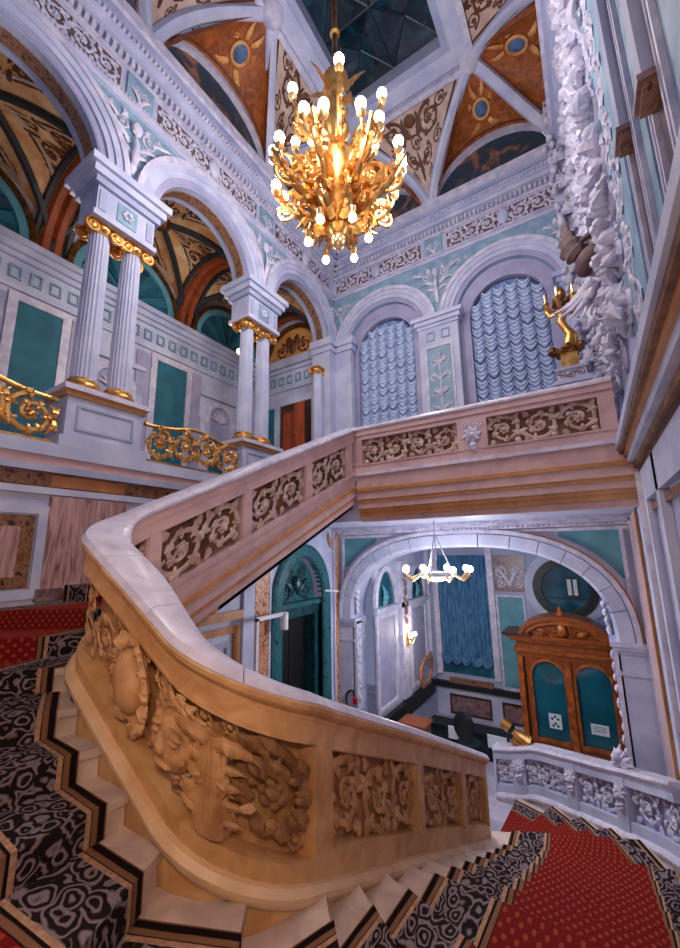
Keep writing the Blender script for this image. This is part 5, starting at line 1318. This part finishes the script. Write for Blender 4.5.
# ------------------------------------------------------------------ candelabrum on the landing rail
cx, cy, cz = .02, YLAND+.19, 2.335
pd = empty('rail_plinth', (cx, cy, cz), 'white carved plinth carrying the gold candelabrum at the end of the landing rail', 'plinth')
MB().box(cx-.24, cx+.24, cy-.17, cy+.17, cz, cz+.06).build('base', 'plaster', pd); MB().box(cx-.19, cx+.19, cy-.13, cy+.13, cz+.06, cz+.22).build('die', 'plaster', pd); MB().box(cx-.22, cx+.22, cy-.15, cy+.15, cz+.22, cz+.26).build('cap', 'plaster_cool', pd)
m = MB(); m.opanel(lambda u, v, d: (cx-.17+u, cy-.13-d, cz+.08+v), .34, .13, 3, depth=.5, leaves=3, corner=False); m.build('plinth_carving', 'plum_marble', pd, True)
cz += .26
ca = empty('candelabrum', (cx, cy, cz), 'gold figural candelabrum standing on the landing balustrade', 'candelabrum')
MB().box(cx-.11, cx+.11, cy-.11, cy+.11, cz, cz+.24).build('pedestal', 'gold', ca)
MB().box(cx-.13, cx+.13, cy-.13, cy+.13, cz+.24, cz+.28).build('pedestal_cap', 'bronze', ca)
m = MB()
for k in range(12):
    a = 2*PI*k/12; m.ball((cx+.15*math.cos(a), cy+.12*math.sin(a), cz+.30+.03*math.sin(k*2.3)), .055, 7, 5)
m.ball((cx-.2, cy, cz+.33), .08, 8, 6); m.ball((cx+.17, cy, cz+.36), .06, 8, 6); m.build('foliage_ring', 'bronze', ca, True)
MB().tube([(cx, cy, cz+.28), (cx+.03, cy, cz+.42), (cx+.06, cy, cz+.55), (cx, cy, cz+.68), (cx-.05, cy, cz+.8), (cx, cy, cz+.95), (cx+.02, cy, cz+1.05)], [.07, .09, .075, .055, .06, .07, .06], 10).build('figure_stem', 'gold', ca, True)
MB().ball((cx-.03, cy-.02, cz+.87), .06, 10, 8).build('figure_head', 'gold', ca, True)
MB().tube([(cx+.02, cy, cz+.62), (cx+.13, cy-.02, cz+.5), (cx+.10, cy-.02, cz+.36)], [.03, .04, .03], 8).build('drapery', 'gold', ca, True)
for k in range(7):
    a = 2*PI*k/7; ex, ey = cx+.24*math.cos(a), cy+.24*math.sin(a)
    am = MB().tube([(cx, cy, cz+1.0), (cx+.1*math.cos(a), cy+.1*math.sin(a), cz+.96), (cx+.2*math.cos(a), cy+.2*math.sin(a), cz+.98), (ex, ey, cz+1.08)], [.035, .03, .03, .04], 7).build('arm', 'gold', ca, True)
    MB().lathe([(.05, 0), (.055, .02), (.02, .04), (.02, .16), (.005, .2)], (ex, ey, cz+1.08), 8).build('candle', 'gold_pale', am, True)
m = MB()
for k in range(10): m.ball((cx+.1*math.cos(k*2.4), cy+.1*math.sin(k*2.4), cz+1.0+.02*k), .05, 7, 5)
m.ball((cx, cy, cz+1.25), .07, 8, 6, (1, 1, 1.6)); m.build('crown_foliage', 'bronze', ca, True)

# ------------------------------------------------------------------ great chandelier
hx, hy = -2.50, 4.02
chd = empty('chandelier', (hx, hy, 4.3), 'large gilded chandelier with many glowing bulbs hanging from the skylight', 'chandelier')
MB().tube([(hx, hy, 7.05), (hx, hy, ZT)], .045, 10).build('suspension_rod', 'bronze', chd, True)
MB().lathe([(.02, 0), (.08, .05), (.05, .14), (.03, .25)], (hx, hy, 7.9), 12).build('rod_knop', 'gold', chd, True)
MB().lathe([(.02, 4.25), (.10, 4.30), (.16, 4.40), (.09, 4.48), (.20, 4.62), (.34, 4.80), (.26, 4.98), (.16, 5.1), (.26, 5.3), (.30, 5.5), (.18, 5.68), (.12, 5.85), (.20, 6.05), (.15, 6.25), (.10, 6.4), (.14, 6.6), (.09, 6.75), (.16, 6.92), (.19, 7.05), (.05, 7.15)], (hx, hy, 0), 20).build('stem', 'gold', chd, True)
def radial(a, r, z): return (hx+r*math.cos(a), hy+r*math.sin(a), z)
for k in range(6):                                          # crown leaves
    a = 2*PI*k/6+.2; f2 = lambda u, v, d, a=a: radial(a, .14+u, 6.75+v)
    m = MB(); m.oleaf(f2, 0, 0, PI/2-.5, .42, .06, curl=-1.2, thick=.8); m.oleaf(f2, -.02, -.25, PI/2-.9, .25, .05, curl=1.0, thick=.8); m.build('crown_leaf', 'gold_pale', chd, True)
def arm(a, zr, R, rise, bulbs, sc_):
    f2 = lambda u, v, d: (hx+u*math.cos(a)-d*math.sin(a), hy+u*math.sin(a)+d*math.cos(a), zr+v)
    m = MB(); P = []
    for i in range(19):
        t = i/18; P.append((.14+R*t, -.30*math.sin(PI*t*1.1)*sc_+rise*t**2.2, 0))
    m.otube(f2, P, [.055*sc_*(1.2-.5*i/18) for i in range(19)], 1, 7)
    m.ospiral(f2, .14+R*.42, .12*sc_, .24*sc_, PI*1.2, 1, depth=.7, leaves=6, thick=.17); m.ospiral(f2, .14+R*.75, -.12*sc_, .17*sc_, PI*.2, -1, depth=.7, leaves=6, thick=.18)
    m.oleaf(f2, .14+R*.55, -.1, PI/2, .42*sc_, .07*sc_, curl=-1.4, thick=.8); m.oleaf(f2, .14+R*.3, -.25*sc_, -PI/2+.3, .36*sc_, .06*sc_, curl=1.4, thick=.8); m.oleaf(f2, .14+R*.85, .05, PI/2-.6, .3*sc_, .05*sc_, curl=1.2, thick=.8)
    ao = m.build('arm', 'gold', chd, True)
    ex, ez = .14+R, rise
    for q in range(bulbs):
        off = (q-(bulbs-1)/2)*.26; f3 = lambda u, v, d, off=off: f2(u+abs(off)*-.4, v+(0 if q % 2 else .06), d+off)
        if off: MB().tube([f2(ex-.2, ez-.06, 0), f2(ex-.1, ez-.1, off*.7), f3(ex, ez, 0)], .02, 6).build('branch', 'gold_pale', ao, True)
        c_ = f3(ex, ez, 0)
        MB().lathe([(.01, -.05), (.05, -.02), (.065, .02), (.03, .03), (.03, .10)], c_, 10).build('candle_cup', 'gold_pale', ao, True)
        MB().ball((c_[0], c_[1], c_[2]+.15), .072, 10, 8).build('bulb', 'bulb', ao, True)
for k in range(8): arm(2*PI*k/8+.25, 5.05, .82, .12, 2, 1.0)
for k in range(6): arm(2*PI*k/6+.1, 5.75, .58, .35, 1, .8)
for k in range(8):
    a = 2*PI*k/8; f2 = lambda u, v, d, a=a: (hx+u*math.cos(a)-d*math.sin(a), hy+u*math.sin(a)+d*math.cos(a), 4.62+v)
    m = MB(); m.ospiral(f2, .38, .05, .25, PI*.5, 1, depth=.8, leaves=7, thick=.18); m.oleaf(f2, .12, -.15, .1, .5, .08, curl=1.6, thick=.8); m.oleaf(f2, .2, .35, .4, .4, .07, curl=-1.8, thick=.8); m.build('lower_scroll', 'gold', chd, True)
for k in range(6):
    a = 2*PI*k/6+.5; c_ = radial(a, .42, 4.28); MB().lathe([(.01, .12), (.05, .1), (.04, 0)], c_, 10).build('pendant_cup', 'gold_pale', chd, True)
    MB().ball((c_[0], c_[1], c_[2]-.05), .055, 10, 8).build('bulb', 'bulb', chd, True)
MB().ball(radial(0, 0, 4.22), .10, 12, 8, (1, 1, 1.3)).build('bottom_finial', 'gold_pale', chd, True)
for k in range(4): point('chandelier_light', radial(2*PI*k/4+.5, 1.15, 5.35), 120, (1, .95, .98), .15, chd)

# lower hanging lamp under the landing
lx, ly = -2.58, 7.5
ll = empty('hanging_lamp', (lx, ly, -.45), 'silver ring lamp with clustered glowing bulbs under the landing', 'lamp')
MB().tube([(lx, ly, .55), (lx, ly, -.2)], .012, 6).build('rod', 'silver', ll)
for k in range(3):
    a = 2*PI*k/3+.4; MB().tube([(lx, ly, .3), (lx+.3*math.cos(a), ly+.3*math.sin(a), -.45)], .012, 6).build('chain', 'silver', ll)
m = MB(); R = []
for i in range(32):
    a = 2*PI*i/32; R.append([(lx+r*math.cos(a), ly+r*math.sin(a), -.5+h) for r, h in ((.28, 0), (.34, 0), (.36, .06), (.30, .08))])
m.rings(R, loop=True); m.build('ring', 'silver', ll, True)
MB().lathe([(.01, -.10), (.2, -.06), (.32, 0)], (lx, ly, -.5), 24).build('bowl', 'bulb_cool', ll, True)
for k in range(8):
    a = 2*PI*k/8; r = .62
    am = MB().tube([(lx+.34*math.cos(a), ly+.34*math.sin(a), -.47), (lx+.5*math.cos(a), ly+.5*math.sin(a), -.56), (lx+r*math.cos(a), ly+r*math.sin(a), -.46)], [.025, .03, .035], 7).build('arm', 'gold_pale', ll, True)
    MB().ball((lx+r*math.cos(a), ly+r*math.sin(a), -.36), .065, 10, 8).build('bulb', 'bulb_cool', am, True)
point('hanging_lamp_light', (lx, ly, -.9), 140, (.95, .95, 1.0), .25, ll)
point('hanging_lamp_light', (lx+.4, ly+1.6, -.5), 60, (.9, .93, 1.0), .25, ll)

# unseen fill lamp added behind the viewer to warm the stairs and balustrade
sl = empty('stair_wall_lamp', (-1.9, -.42, .9), 'warm brass wall lamp beside the turn of the stairs behind the viewer', 'lamp')
MB().box(-1.97, -1.83, -.45, -.42, .7, 1.1).build('backplate', 'gold', sl); MB().tube([(-1.9, -.42, .9), (-1.9, -.3, .85), (-1.9, -.25, .95)], .02, 6).build('arm', 'gold', sl, True)
MB().ball((-1.9, -.25, 1.04), .08, 10, 8).build('bulb', 'bulb', sl, True)
point('wall_lamp_light', (-1.9, -.1, 1.04), 32, (1, .62, .32), .12, sl)

# hidden fill lamps added behind the piers to brighten the gallery vaults
for i, y in enumerate((PIERS[1], PIERS[2])):
    gl = empty('gallery_lamp', (XL-.55, y, 4.3), ['small brass lamp behind the near column pair in the gallery', 'small brass lamp behind the far column pair in the gallery'][i], 'lamp', 'gallery lamps')
    MB().box(XL-.56, XL-.52, y-.05, y+.05, 4.2, 4.5).build('backplate', 'gold', gl); MB().tube([(XL-.55, y, 4.3), (XL-.65, y, 4.25), (XL-.7, y, 4.35)], .015, 6).build('arm', 'gold', gl, True)
    MB().ball((XL-.7, y, 4.42), .06, 10, 8).build('bulb', 'bulb', gl, True)
    point('gallery_lamp_light', (XL-.85, y, 4.5), 28, (1, .84, .62), .1, gl)

rl = empty('stair_side_lamp', (.5, -.4, .6), 'warm brass wall lamp on the right stair wall behind the viewer', 'lamp')  # unseen lamp, added to throw warm light on the balustrade panels
MB().box(.56, .6, -.45, -.31, .5, .9).build('backplate', 'gold', rl); MB().tube([(.56, -.38, .7), (.48, -.38, .66), (.42, -.38, .74)], .018, 6).build('arm', 'gold', rl, True)
MB().ball((.42, -.38, .82), .07, 10, 8).build('bulb', 'bulb', rl, True)
point('side_lamp_light', (.36, -.36, .82), 185, (1, .72, .44), .1, rl)
